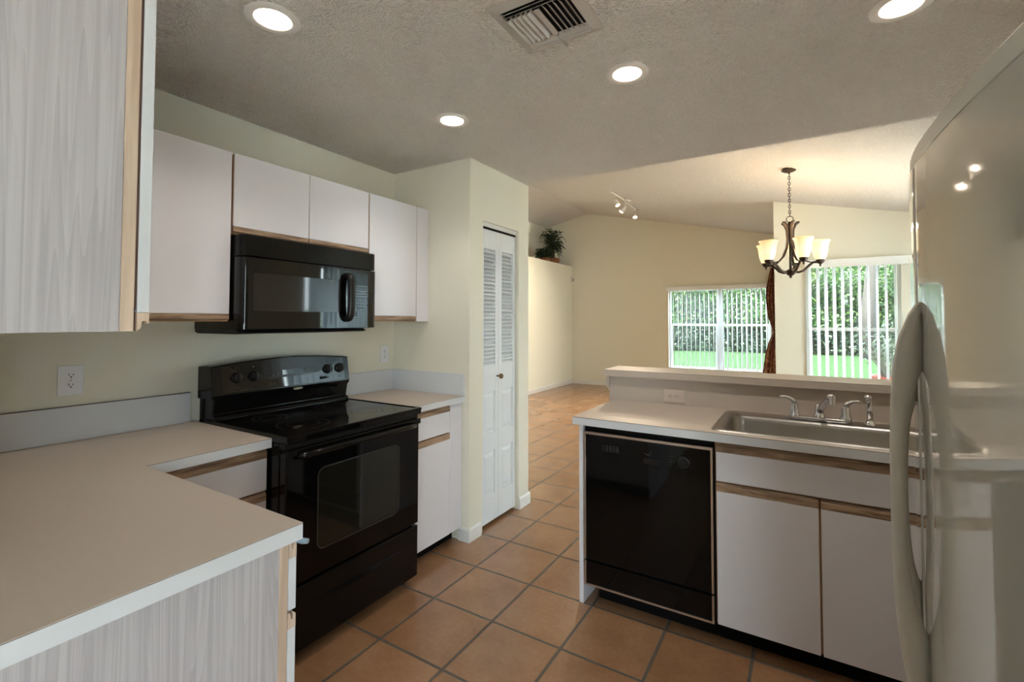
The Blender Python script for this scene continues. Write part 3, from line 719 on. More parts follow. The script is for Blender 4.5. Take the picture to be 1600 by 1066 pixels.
# ================================================================== SINK
def rrect(x0, x1, y0, y1, r, n=6):
    pts = []
    for cx_, cy_, a0 in ((x1-r, y1-r, 0), (x0+r, y1-r, PI/2), (x0+r, y0+r, PI), (x1-r, y0+r, 1.5*PI)):
        for k in range(n+1): a = a0 + PI/2*k/n; pts.append((cx_+r*math.cos(a), cy_+r*math.sin(a)))
    return pts
sk = thing('sink', 'stainless steel kitchen sink set in the peninsula counter', 'sink', (2.57, 2.45, 0.72))
loops = [(rrect(2.142, 2.998, 2.188, 2.706, 0.045), ZC+0.0008), (rrect(2.146, 2.994, 2.192, 2.702, 0.043), ZC+0.0055), (rrect(2.158, 2.982, 2.204, 2.690, 0.040), ZC+0.0055),
         (rrect(2.176, 2.964, 2.222, 2.598, 0.060), ZC+0.003), (rrect(2.184, 2.956, 2.230, 2.590, 0.058), ZC-0.004), (rrect(2.188, 2.952, 2.234, 2.586, 0.056), ZC-0.02),
         (rrect(2.200, 2.940, 2.246, 2.574, 0.055), ZC-0.155), (rrect(2.212, 2.928, 2.258, 2.562, 0.05), ZC-0.175), (rrect(2.24, 2.90, 2.286, 2.534, 0.04), ZC-0.181)]
mb = MB(); bm = mb.bm; rings = [[bm.verts.new((x, y, z)) for x, y in pts] for pts, z in loops]
for A, B in zip(rings, rings[1:]):
    for k in range(len(A)): bm.faces.new((A[k], A[(k+1) % len(A)], B[(k+1) % len(B)], B[k]))
bm.faces.new(rings[-1])
obj('basin', mb, M['steel'], sk, smooth='auto')
obj('drain', MB().lathe([(0.055, 0.0), (0.052, 0.004), (0.038, 0.003), (0.036, -0.004), (0.002, -0.004)], (2.57, 2.41, ZC-0.1805), 'z', 28), M['chrome'], sk, smooth='auto')
# faucet
YFc = 2.645; ZF = ZC + 0.0058
fc = thing('faucet', 'chrome two-handle kitchen faucet on the back rim of the sink', 'faucet', (2.56, YFc, ZF))
pts = rrect(2.432, 2.688, YFc-0.026, YFc+0.026, 0.025)
obj('deck_plate', MB().prism(pts, 2, ZF, ZF+0.016), M['chrome'], fc, bevel=0.005, smooth='auto', seg=3)
for sx, dirx in ((2.458, -1), (2.662, 1)):
    mb = MB().lathe([(0.025, 0.0162), (0.024, 0.024), (0.0195, 0.034), (0.019, 0.060), (0.016, 0.072), (0.004, 0.078)], (sx, YFc, ZF), 'z', 24)
    hd = obj('handle', mb, M['chrome'], fc, smooth='auto')
    p = [(sx, YFc, ZF+0.066), (sx+dirx*0.008, YFc, ZF+0.088), (sx+dirx*0.028, YFc-0.004, ZF+0.099), (sx+dirx*0.046, YFc-0.008, ZF+0.102), (sx+dirx*0.062, YFc-0.01, ZF+0.100)]
    obj('lever', MB().tube(p, [0.014, 0.012, 0.0085, 0.007, 0.006], 12), M['chrome'], hd, smooth=True)
mb = MB().lathe([(0.024, 0.0162), (0.023, 0.03), (0.019, 0.036), (0.019, 0.070), (0.014, 0.078), (0.002, 0.08)], (2.560, YFc, ZF), 'z', 24)
obj('spout_base', mb, M['chrome'], fc, smooth='auto')
p = [(2.562, YFc-0.006, ZF+0.045), (2.572, YFc-0.035, ZF+0.075), (2.588, YFc-0.085, ZF+0.110), (2.598, YFc-0.115, ZF+0.130), (2.606, YFc-0.140, ZF+0.132)]
sp = obj('spout', MB().tube(p, [0.016, 0.0155, 0.0135, 0.0125, 0.012], 14), M['chrome'], fc, smooth=True)
obj('aerator', MB().tube([(2.606, YFc-0.142, ZF+0.138), (2.606, YFc-0.142, ZF+0.102)], [0.014, 0.0135], 16), M['chrome'], sp, smooth='auto')
ss = thing('side_sprayer', 'chrome pull-out side sprayer standing right of the faucet', 'sprayer', (2.752, YFc-0.005, ZF))
obj('sprayer_base', MB().lathe([(0.022, 0), (0.021, 0.008), (0.015, 0.016), (0.013, 0.022)], (2.752, YFc-0.005, ZF), 'z', 20, True), M['chrome'], ss, smooth='auto')
obj('spray_head', MB().tube([(2.752, YFc-0.005, ZF+0.020), (2.752, YFc-0.004, ZF+0.07), (2.750, YFc-0.002, ZF+0.100), (2.747, YFc-0.010, ZF+0.125), (2.742, YFc-0.026, ZF+0.128)], [0.011, 0.0135, 0.012, 0.015, 0.013], 14), M['chrome'], ss, smooth=True)

# ================================================================== RANGE
rg = thing('range', 'freestanding black electric range with glass top between the white cabinets', 'range', (0.38, 1.497, 0))
Y0, Y1 = 1.1225, 1.8785
obj('range_body', MB().box(0.03, 0.690, Y0+0.003, Y1-0.003, 0.045, 0.895), M['black'], rg, bevel=0.003)
mb = MB().box(0.10, 0.752, Y0, Y1, 0.896, 0.926)
ck = obj('cooktop', mb, M['blackgloss'], rg, bevel=0.006, seg=3)
obj('vent_strip', MB().box(0.690, 0.728, Y0+0.004, Y1-0.004, 0.875, 0.895), M['blackmat'], rg)
obj('cooktop_rim', MB().box(0.17, 0.7535, Y0-.0003, Y0+0.010, 0.918, 0.930).box(0.17, 0.7535, Y1-0.010, Y1+.0003, 0.918, 0.930).box(0.728, 0.7535, Y0+.01, Y1-.01, 0.918, 0.930), M['black'], ck, bevel=0.003)
mb = MB()
for cx_, cy_, r in ((0.30, 1.32, 0.075), (0.30, 1.68, 0.095), (0.56, 1.32, 0.110), (0.56, 1.68, 0.080)):
    for rr in (r, r*0.62): mb.lathe([(rr-0.0012, 0.9264), (rr+0.0012, 0.9264)], (cx_, cy_, 0), 'z', 48)
obj('burner_rings', mb, M['faint'], ck)
# backguard: lower recess plus overhanging control panel with an arched top
mb = MB(); prof = [(0.03, 0.90), (0.178, 0.926), (0.166, 0.945), (0.150, 0.950), (0.160, 1.008), (0.168, 1.024), (0.03, 1.024)]
mb.prism(prof, 1, Y0+0.012, Y1-0.002)
bg = obj('backguard', mb, M['black'], rg, bevel=0.004)
mb = MB(); bm = mb.bm; N = 16; top = []
for k in range(N+1):
    y = Y0 + (Y1-Y0)*k/N; arch = 0.024*(1-(2*k/N-1)**2)
    top.append([bm.verts.new(p) for p in ((0.035, y, 1.172+arch), (0.108, y, 1.178+arch), (0.156, y, 1.176+arch), (0.176, y, 1.040), (0.172, y, 1.022), (0.035, y, 1.022))])
for A, B in zip(top, top[1:]):
    for j in range(6): bm.faces.new((A[j], A[(j+1) % 6], B[(j+1) % 6], B[j]))
bm.faces.new(top[0]); bm.faces.new(top[-1][::-1])
cpn = obj('control_panel', mb, M['black'], rg, bevel=0.004)
def on_panel(y, v, off=0.0):        # v 0..1 up the panel face
    z = 1.040 + v*0.136; x = 0.176 - v*0.020; n = Vector((0.136, 0, 0.020)).normalized()
    return Vector((x, y, z)) + n*off, n
mb = MB(); i0, i1 = Y0+0.045, Y1-0.035
a_, n_ = on_panel(i0, 0.06, 0.0012); b_, _ = on_panel(i1, 0.06, 0.0012); c_, _ = on_panel(i1, 0.97, 0.0012); d_, _ = on_panel(i0, 0.97, 0.0012)
a0, a1, a2_, a3 = [p - n_*0.004 for p in (a_, b_, c_, d_)]
mb.bm.faces.new([mb.bm.verts.new(p) for p in (a_, b_, c_, d_)])
for q, w in (((a_, b_), (a0, a1)), ((b_, c_), (a1, a2_)), ((c_, d_), (a2_, a3)), ((d_, a_), (a3, a0))): mb.quad(q[0], q[1], w[1], w[0])
gl = obj('glass_fascia', mb, M['panelgloss'], cpn)
def knob(y, v, r):
    p, n = on_panel(y, v, 0.0015); q = n.to_track_quat('Z', 'Y').to_matrix().to_4x4()
    mb = MB().lathe([(r*1.15, 0), (r*1.1, 0.004), (r*0.9, 0.008), (r*0.85, 0.020), (r*0.6, 0.023), (0.0005, 0.0235)], (0, 0, 0), 'z', 24)
    mb.box(-r*0.9, r*0.9, -r*0.16, r*0.16, 0.018, 0.029)
    bmesh.ops.transform(mb.bm, matrix=Matrix.Translation(p) @ q @ Matrix.Rotation(PI/2, 4, 'Z'), verts=mb.bm.verts)
    obj('knob', mb, M['blackmat'], cpn, smooth='auto')
for y in (1.232, 1.314, 1.732, 1.812): knob(y, 0.56, 0.024)
knob(1.70, 0.22, 0.008)
mb = MB()
def dash(mb, y, v, w, h, off=0.0022):
    p, n = on_panel(y, v, off); a, _ = on_panel(y, v+h, off)
    mb.quad(p+Vector((0, -w/2, 0)), p+Vector((0, w/2, 0)), a+Vector((0, w/2, 0)), a+Vector((0, -w/2, 0)))
rnd = random.Random(4)
for y, v in ((1.396, .84), (1.415, .84), (1.390, .56), (1.413, .56), (1.436, .56), (1.395, .22), (1.417, .22), (1.592, .84), (1.612, .88), (1.592, .62), (1.618, .64), (1.640, .62)):
    for k in range(3): dash(mb, y, v+0.05*k-0.06, 0.012, 0.02)
for y in (1.232, 1.314, 1.732, 1.812): dash(mb, y, 0.88, 0.010, 0.035); dash(mb, y, 0.20, 0.014, 0.02)
for k in range(8): dash(mb, 1.205+0.018*k, 0.10, 0.012, 0.015)
obj('printed_marks', mb, M['markdim'], gl, recalc=False)
mb = MB(); dash(mb, 1.515, 0.50, 0.105, 0.42, 0.0020); obj('clock_display', mb, M['mwwin'], gl, recalc=False)
mb = MB().lathe([(0.001, 0.004), (0.010, 0.0035), (0.012, 0)], (0, 0, 0), 'z', 24)
bmesh.ops.transform(mb.bm, matrix=Matrix.Translation((0.175, 1.548, 1.028)) @ Matrix.Rotation(PI/2, 4, 'Y') @ Matrix.Diagonal((0.6, 2.3, 1, 1)), verts=mb.bm.verts)
obj('maker_badge', mb, M['badge'], cpn, smooth=True)
# oven door and drawer
dr_ = obj('oven_door', MB().box(0.692, 0.738, Y0+0.004, Y1-0.004, 0.325, 0.874), M['blackgloss'], rg, bevel=0.006, seg=3)
pts = rrect(1.275, 1.725, 0.432, 0.762, 0.03)
obj('oven_window', MB().prism(pts, 0, 0.7375, 0.7392), M['ovenwin'], dr_)
mb = MB(); a = rrect(1.267, 1.733, 0.424, 0.770, 0.036); n = len(a); bm = mb.bm
o_ = [bm.verts.new((0.7394, y, z)) for y, z in a]; i_ = [bm.verts.new((0.7394, y, z)) for y, z in rrect(1.273, 1.727, 0.430, 0.764, 0.031)]
for k in range(n): bm.faces.new((o_[k], o_[(k+1) % n], i_[(k+1) % n], i_[k]))
obj('window_border', mb, M['faint'], dr_, recalc=False)
p = [(0.730, 1.165, 0.842), (0.766, 1.185, 0.846), (0.777, 1.25, 0.850), (0.781, 1.50, 0.851), (0.777, 1.75, 0.850), (0.766, 1.815, 0.846), (0.730, 1.835, 0.842)]
obj('door_handle', MB().tube(p, [0.013, 0.013, 0.0125, 0.0125, 0.0125, 0.013, 0.013], 12), M['black'], dr_, smooth=True)
obj('door_top_trim', MB().box(0.738, 0.752, Y0+0.004, Y1-0.004, 0.846, 0.874), M['black'], dr_, bevel=0.004)
dw = obj('storage_drawer', MB().box(0.692, 0.736, Y0+0.004, Y1-0.004, 0.050, 0.312), M['black'], rg, bevel=0.006, seg=3)
mb = MB(); bm = mb.bm; N = 16; A = []; 
for k in range(N+1):
    y = 1.22 + 0.56*k/N; s_ = math.sin(PI*k/N)
    A.append([bm.verts.new(q) for q in ((0.7355, y, 0.235-0.004), (0.7355+0.012*s_, y, 0.232-0.020*s_), (0.7355, y, 0.215-0.03*s_))])
for a, b in zip(A, A[1:]):
    for j in range(2): bm.faces.new((a[j], a[j+1], b[j+1], b[j]))
obj('drawer_pull', mb, M['black'], dw, smooth=True)
for x in (0.08, 0.66):
    for y in (1.165, 1.835): obj('foot', MB().lathe([(0.018, 0), (0.018, 0.012), (0.010, 0.016), (0.010, 0.046)], (x, y, 0), 'z', 16, True), M['blackmat'], rg, smooth='auto')

# ================================================================== MICROWAVE
mw = thing('microwave', 'black over-the-range microwave hung under the short wall cabinet', 'microwave', (0.2, 1.497, 1.34))
Y0, Y1 = 1.1175, 1.8775; zb, zt = 1.350, 1.772
obj('microwave_body', MB().box(0.002, 0.352, Y0, Y1, zb, zt), M['black'], mw, bevel=0.002)
obj('vent_hood_base', MB().prism([(0.002, 1.3495), (0.36, 1.3495), (0.385, 1.336), (0.36, 1.330), (0.03, 1.330), (0.002, 1.338)], 1, Y0+0.003, Y1-0.06), M['blackmat'], mw)
def face(ya, yb, z0, z1, x0, xc, rl, rr, n=8, lean=0.0):
    """front block with quarter-round left and right cheeks"""
    pts = [(x0, ya)]
    for k in range(n+1): a = PI/2*k/n; pts.append((xc - rl + rl*math.sin(a), ya + rl*0.8*(1-math.cos(a))) if rl else (xc, ya))
    for k in range(n+1): a = PI/2*k/n; pts.append((xc - rr + rr*math.cos(a), yb - rr*0.8*(1-math.sin(a))) if rr else (xc, yb))
    pts.append((x0, yb)); out = []
    for q in pts:
        if not out or (abs(q[0]-out[-1][0])+abs(q[1]-out[-1][1])) > 1e-6: out.append(q)
    return MB().prism(out, 2, z0, z1)
obj('top_vent_panel', face(Y0, Y1, 1.677, zt, 0.353, 0.398, 0.040, 0.030), M['black'], mw, bevel=0.003, smooth='auto')
md = obj('door', face(Y0, 1.706, 1.352, 1.672, 0.353, 0.402, 0.046, 0.0), M['panelgloss'], mw, smooth='auto')
obj('door_window', MB().prism(rrect(1.172, 1.632, 1.434, 1.604, 0.006), 0, 0.4015, 0.4030), M['mwwin'], md)
cpm = obj('control_panel', face(1.708, Y1, 1.352, 1.672, 0.353, 0.402, 0.0, 0.028), M['panelgloss'], mw, smooth='auto')
mb = MB(); X = 0.4026
def rectline(mb, y0, y1, z0, z1, t=0.0014):
    mb.box(X-.0004, X, y0, y1, z0, z0+t).box(X-.0004, X, y0, y1, z1-t, z1).box(X-.0004, X, y0, y0+t, z0, z1).box(X-.0004, X, y1-t, y1, z0, z1)
rectline(mb, 1.722, 1.812, 1.552, 1.583); obj('display_outline', mb, M['markbr'], cpm, recalc=False)
mb = MB(); rectline(mb, 1.722, 1.812, 1.524, 1.540); obj('button_outline', mb, M['markbr'], cpm, recalc=False)
mb = MB()
for r in range(4):
    for c in range(4): mb.box(X-.0004, X, 1.727+0.017*c, 1.733+0.017*c, 1.503-0.018*r, 1.506-0.018*r)
for k in range(3): mb.box(X-.0004, X, 1.724, 1.742, 1.42-0.012*k, 1.4225-0.012*k)
obj('printed_marks', mb, M['markbr'], cpm, recalc=False)
for z in (1.492, 1.462): obj('round_button', MB().lathe([(0.0105, 0), (0.0090, 0)], (X, 1.800, z), 'x', 24), M['markbr'], cpm, recalc=False)
# closed loop handle
p = []
for k in range(21):
    a = -PI/2 + PI*k/20
    p.append((0.402 + 0.040*math.cos(a)**0.5 if abs(math.cos(a)) > 1e-6 else 0.402, 1.672, 1.516 + 0.116*math.sin(a)))
obj('door_handle', MB().tube(p, 0.0165, 12, sx=((0, 1, 0), 1.25)), M['blackmat'], md, smooth=True)

# ================================================================== OUTLETS
def outlet(label, c, axis, horiz=False, w=0.072, h=0.116, pm=None):
    pm = pm or M['plate']
    t = thing('wall_outlet', label, 'outlet', c)
    def B(mb, u0, u1, z0, z1, d0, d1):
        if horiz: u0, u1, z0, z1 = z0, z1, u0, u1
        if axis == 'x': mb.box(c[0]+d0, c[0]+d1, c[1]+u0, c[1]+u1, c[2]+z0, c[2]+z1)
        else: mb.box(c[0]+u0, c[0]+u1, c[1]-d1, c[1]-d0, c[2]+z0, c[2]+z1)
        return mb
    obj('cover_plate', B(MB(), -w/2, w/2, -h/2, h/2, 0.0, 0.006), pm, t, bevel=0.002)
    for s in (-1, 1):
        mb = MB(); z = s*0.0195; uo = 0
        pts = [(0.0165*math.cos(2*PI*k/24), max(-0.0125, min(0.0125, 0.0165*math.sin(2*PI*k/24)))) for k in range(24)]
        if horiz: pts = [(b+z, a) for a, b in pts]
        else: pts = [(a, b+z) for a, b in pts]
        if axis == 'x': mb.prism([(c[1]+a, c[2]+b) for a, b in pts], 0, c[0]+0.0061, c[0]+0.008)
        else: mb.prism([(c[0]+a, c[2]+b) for a, b in pts], 1, c[1]-0.008, c[1]-0.0061)
        so = obj('socket', mb, pm, t)
        mb = MB()
        B(mb, -0.0075, -0.0052, z-0.001, z+0.007, 0.0080, 0.0084); B(mb, 0.0052, 0.0075, z-0.001, z+0.006, 0.0080, 0.0084); B(mb, -0.0025, 0.0025, z-0.0095, z-0.0045, 0.0080, 0.0084)
        obj('slots', mb, M['hole'], so)
    obj('screw', B(MB(), -0.0025, 0.0025, -0.0025, 0.0025, 0.0061, 0.0072), M['chrome'], t)
outlet('white double outlet on the cream wall above the near left backsplash', (0.0, 0.68, 1.153), 'x', w=0.078, h=0.118)
outlet('white double outlet on the wall right of the range near the corner', (0.0, 2.308, 1.161), 'x')
outlet('beige sideways outlet in the low wall under the bar top', (1.863, 2.757, 0.962), 'y', True, pm=M['platebeige'])

# ================================================================== REFRIGERATOR
FY0, FY1, FS = 0.775, 1.693, 1.358
fx = lambda y: 2.7180 + (0.14 if y < 1.32 else 0.40)*(y-1.32)**2
fr = thing('refrigerator', 'tall white side-by-side refrigerator with curved glossy doors at the right edge', 'refrigerator', (3.1, 1.235, 0))
obj('refrigerator_body', MB().box(2.808, 3.485, FY0+0.006, FY1-0.006, 0.03, 1.738), M['fridgeside'], fr, bevel=0.004)
def curved(y0, y1, z0, z1, xb, off=0.0, round_=0.012, n=20):
    pts = []
    for k in range(n+1):
        y = y0 + (y1-y0)*k/n; e = min(y-y0, y1-y); x = fx(y) + off
        if e < round_: x += round_ - math.sqrt(max(0, round_**2-(round_-e)**2))
        pts.append((x, y))
    for e in (0.15, 0.4, 0.7):                     # extra points on the rounded ends
        pass
    pts += [(xb, y1), (xb, y0)]
    return MB().prism(pts, 2, z0, z1)
def curvedN(y0, y1, z0, z1, xb, off=0.0, r=0.014):
    ys = [y0 + r*(1-math.cos(PI/2*k/6)) for k in range(7)] + [y0+r+(y1-y0-2*r)*k/24 for k in range(1, 24)] + [y1 - r*(1-math.cos(PI/2*k/6)) for k in range(6, -1, -1)]
    pts = []
    for y in ys:
        e = min(y-y0, y1-y); x = fx(y) + off
        if e < r: x += r - math.sqrt(max(0, r*r-(r-e)**2))
        pts.append((x, y))
    return MB().prism(pts + [(xb, y1), (xb, y0)], 2, z0, z1)
dF = obj('freezer_door', curvedN(FS+0.003, FY1, 0.09, 1.738, 2.795), M['fridge'], fr, smooth='auto')
dR = obj('refrigerator_door', curvedN(FY0, FS-0.003, 0.09, 1.738, 2.795), M['fridge'], fr, smooth='auto')
obj('door_gasket', MB().box(2.796, 2.807, FY0+0.012, FY1-0.012, 0.095, 1.735), M['gasket'], fr)
obj('hinge_cover', curvedN(FY0, FY1, 1.744, 1.782, 3.10, 0.004), M['fridgeside'], fr, smooth='auto', bevel=0.002)
obj('top_gap_seal', curvedN(FY0+.004, FY1-.004, 1.738, 1.744, 3.05, 0.010), M['gasket'], fr)
obj('toe_grille', MB().box(2.80, 2.83, FY0+0.01, FY1-0.01, 0.0, 0.085), M['fridgeside'], fr)
def bow(y, door, k=1.0, zs=1.0):
    """long bow handle: outer curve and inner opening, a solid with a rounded outer edge"""
    outer = [(1.432, 0.001), (1.425, 0.010), (1.405, 0.022), (1.355, 0.040), (1.295, 0.050), (1.22, 0.0555), (1.12, 0.0585), (1.0, 0.0595), (0.88, 0.0585), (0.78, 0.0555), (0.69, 0.049), (0.60, 0.036), (0.52, 0.022), (0.46, 0.009), (0.435, 0.001)]
    inner = [(1.285, 0.0), (1.255, 0.009), (1.22, 0.018), (1.16, 0.026), (1.08, 0.0305), (1.0, 0.032), (0.92, 0.0305), (0.84, 0.026), (0.78, 0.018), (0.745, 0.009), (0.715, 0.0)]
    def samp(c, n):
        out = []
        for i in range(n+1):
            u = i/n*(len(c)-1); j = min(int(u), len(c)-2); f = u-j
            out.append((c[j][0]*(1-f)+c[j+1][0]*f, c[j][1]*(1-f)+c[j+1][1]*f))
        return out
    outer = [(1.0+(z-1.0)*zs, p) for z, p in outer]; inner = [(1.0+(z-1.0)*zs, p) for z, p in inner]
    O = samp(outer, 56); mb = MB(); bm = mb.bm
    def inn(z):
        if z > inner[0][0] or z < inner[-1][0]: return 0.0
        for (za, pa), (zb_, pb) in zip(inner, inner[1:]):
            if za >= z >= zb_: f = (za-z)/(za-zb_); return pa+(pb-pa)*f
        return 0.0
    N = 12; W = 0.017; secs = []
    for z, po in O:
        pi_ = inn(z); c = []
        hw = W*min(1, 0.35+po/0.03)
        xs = fx(y)
        # closed section: rounded outside, flatter inside
        for j in range(N):
            a = 2*PI*j/N; mid = (po+pi_)/2*k; rad = max((po-pi_)/2*k, 0.0006)
            ca, sa = math.cos(a), math.sin(a)
            px = mid + rad*math.copysign(abs(ca)**0.75, ca); py = hw*math.copysign(abs(sa)**0.75, sa)
            if pi_ == 0.0 and px < 0.001: px = -0.006
            c.append(bm.verts.new((xs - px, y + py, z)))
        secs.append(c)
    for A, B in zip(secs, secs[1:]):
        for j in range(N): bm.faces.new((A[j], A[(j+1) % N], B[(j+1) % N], B[j]))
    bm.faces.new(secs[0]); bm.faces.new(secs[-1][::-1])
    return obj('door_handle', mb, M['handle'], door, smooth=True)
bow(1.316, dR); bow(1.402, dF, 0.60, 0.74)

# ================================================================== CEILING FITTINGS
def can(label, x, y, first=[None]):
    if first[0] is None:
        t = thing('recessed_light', label, 'ceiling light', (x, y, H), 'recessed kitchen ceiling lights')
        obj('trim_ring', MB().lathe([(0.088, H-0.0005), (0.088, H-0.004), (0.074, H-0.009), (0.060, H-0.006), (0.058, H-0.001)], (x, y, 0), 'z', 40), M['ring'], t, smooth='auto')
        obj('lens', MB().lathe([(0.0585, H-0.0015), (0.050, H-0.006), (0.030, H-0.010), (0.0005, H-0.012)], (x, y, 0), 'z', 32), M['bulb'], t, smooth=True)
        first[0] = t
    else: t = dup(first[0], (x, y, H), label)
    l = bpy.data.lights.new('can_lamp', 'SPOT'); l.energy = CAN; l.spot_size = math.radians(125); l.spot_blend = 0.7; l.color = (1.0, 0.92, 0.82); l.shadow_soft_size = 0.03
    o = bpy.data.objects.new('can_lamp', l); COL.objects.link(o); o.location = (x, y, H-0.03)
CAN = 5.0
can('bright recessed ceiling light nearest the left wall cabinets, at the upper left', 0.935, 0.925)
can('small-looking recessed ceiling light above the range, nearest the pantry', 0.940, 1.890)
can('recessed ceiling light beside the air vent, above the peninsula end', 1.876, 1.908)
can('recessed ceiling light cut by the top edge above the refrigerator', 2.795, 1.960)

# air vent
v = thing('air_vent', 'square pale metal ceiling air vent with slanted louvres', 'vent', (1.75, 1.418, H))
x0, x1, y0, y1 = 1.595, 1.905, 1.265, 1.570; f = 0.036
mb = MB(); z0 = H-0.0005
O_ = [(x0, y0), (x1, y0), (x1, y1), (x0, y1)]; I_ = [(x0+f, y0+f), (x1-f, y0+f), (x1-f, y1-f), (x0+f, y1-f)]
for k in range(4):
    a, b, c, d = O_[k], O_[(k+1) % 4], I_[(k+1) % 4], I_[k]
    mb.quad((*a, z0), (*b, z0), (*c, H-0.010), (*d, H-0.010)); mb.quad((*d, H-0.010), (*c, H-0.010), (*c, H-0.0005), (*d, H-0.0005))
obj('vent_frame', mb, M['ventm'], v, solid=0.001)
obj('duct_shadow', MB().box(x0+f, x1-f, y0+f, y1-f, H-0.0012, H-0.0004), M['void'], v)
xm = (x0+x1)/2; ya, yb = y0+f+0.040, y1-f-0.040
obj('centre_bar', MB().box(xm-0.010, xm+0.010, ya, yb, H-0.016, H-0.010), M['ventm'], v, bevel=0.001)
for s in (-1, 1):
    for k in range(5):
        xc = xm + s*(0.034 + 0.0195*k)
        pr = [(xc+s*0.002, H-0.0185), (xc+s*0.0005, H-0.0185), (xc-s*0.015, H-0.003), (xc-s*0.0135, H-0.003)]
        obj('louvre', MB().prism([(p[0], p[1]) for p in pr], 1, ya, yb), M['ventm'], v)
for s, yy in ((-1, ya), (1, yb)):
    for (xa, xb) in ((x0+f, xm-0.003), (xm+0.003, x1-f)):
        for k in range(2):
            yc = yy + s*(0.020 + 0.017*k)
            pr = [(yc+s*0.002, H-0.020), (yc+s*0.0005, H-0.020), (yc-s*0.016, H-0.004), (yc-s*0.0145, H-0.004)]
            obj('louvre', MB().prism(pr, 0, xa, xb), M['ventm'], v)
obj('damper_lever', MB().tube([(xm+0.004, y1-f-0.004, H-0.012), (xm+0.006, y1-0.018, H-0.020), (xm+0.008, y1-0.004, H-0.022)], [0.003, 0.004, 0.005], 8), M['ventm'], v, smooth=True)

# ================================================================== CHANDELIER
CX, CY = 2.403, 5.305; CZ = vz(CX)
ch = thing('chandelier', 'dark bronze chandelier with five glowing bell glass shades over the dining area', 'chandelier', (CX, CY, CZ))
cn = obj('canopy', MB().lathe([(0.068, CZ-0.004), (0.066, CZ-0.012), (0.045, CZ-0.024), (0.012, CZ-0.032), (0.008, CZ-0.045)], (CX, CY, 0), 'z', 32, True), M['bronze'], ch, smooth='auto')
zt_, zb_ = CZ-0.042, 2.425; n = 15; L_ = (zt_-zb_)/n
mb = MB()
for k in range(n):
    zc = zt_ - (k+0.5)*L_; pl = []
    for j in range(13):
        a = 2*PI*j/12; u = 0.011*math.cos(a); w = (L_*0.5+0.005)*math.sin(a)
        pl.append((CX+(u if k % 2 else 0), CY+(0 if k % 2 else u), zc+w))
    mb.tube(pl, 0.0025, 6, cap=False)
mb.tube([(CX+.003, CY, zt_), (CX-.003, CY+.003, (zt_+zb_)/2), (CX+.003, CY, zb_)], 0.0022, 6)
obj('chain', mb, M['bronze'], ch, smooth=True)
mb = MB(); pl = [(CX+0.030*math.cos(2*PI*j/24), CY, 2.395+0.030*math.sin(2*PI*j/24)) for j in range(25)]
obj('hanging_ring', mb.tube(pl, 0.0035, 8, cap=False), M['bronze'], ch, smooth=True)
mb = MB().lathe([(0.002, 1.812), (0.012, 1.820), (0.014, 1.835), (0.030, 1.845), (0.050, 1.868), (0.052, 1.880), (0.030, 1.895), (0.012, 1.905), (0.010, 2.33), (0.018, 2.35), (0.015, 2.370), (0.002, 2.372)], (CX, CY, 0), 'z', 28)
obj('centre_column', mb, M['bronze'], ch, smooth='auto')
mbS = MB().lathe([(0.030, -0.012), (0.036, 0.000), (0.048, 0.022), (0.058, 0.055), (0.064, 0.090), (0.068, 0.130), (0.074, 0.160), (0.086, 0.184)], (0, 0, 0), 'z', 36)
sh0 = obj('glass_shade', mbS, M['shade'], None, smooth=True, solid=0.004)
RA = 0.250
for k, deg in enumerate((8, 80, 152, 224, 296)):
    a = math.radians(deg); dx, dy = math.cos(a), math.sin(a); P_ = lambda r, z: (CX+dx*r, CY+dy*r, z)
    arm = obj('arm', MB().tube([P_(0.03, 1.875), P_(0.07, 1.870), P_(0.11, 1.885), P_(0.15, 1.925), P_(0.19, 1.960), P_(0.225, 1.962), P_(RA, 1.952)], [0.013, 0.012, 0.012, 0.012, 0.012, 0.011, 0.010], 10), M['bronze'], ch, smooth=True)
    obj('scroll', MB().tube([P_(0.085, 2.365), P_(0.070, 2.360), P_(0.045, 2.335), P_(0.030, 2.29), P_(0.028, 2.20), P_(0.040, 2.11), P_(0.075, 2.03), P_(0.13, 1.975), P_(0.19, 1.957)], [0.004, 0.013, 0.014, 0.011, 0.009, 0.009, 0.008, 0.007, 0.006], 8, sx=((-dy, dx, 0), 1.6)), M['bronze'], arm, smooth=True)
    obj('lamp_cup', MB().lathe([(0.003, 1.918), (0.009, 1.925), (0.008, 1.940), (0.022, 1.948), (0.036, 1.966), (0.038, 1.984), (0.030, 1.990)], P_(RA, 0), 'z', 24), M['bronze'], arm, smooth='auto')
    if k == 0: s_ = sh0
    else: s_ = sh0.copy(); COL.objects.link(s_)
    s_.parent = ch; s_.location = Vector(P_(RA, 1.985)) - Vector((CX, CY, CZ))
    l = bpy.data.lights.new('chandelier_lamp', 'POINT'); l.energy = 1.0; l.color = (1.0, 0.78, 0.52); l.shadow_soft_size = 0.03
    o = bpy.data.objects.new('chandelier_lamp', l); COL.objects.link(o); o.location = Vector(P_(RA, 2.185))

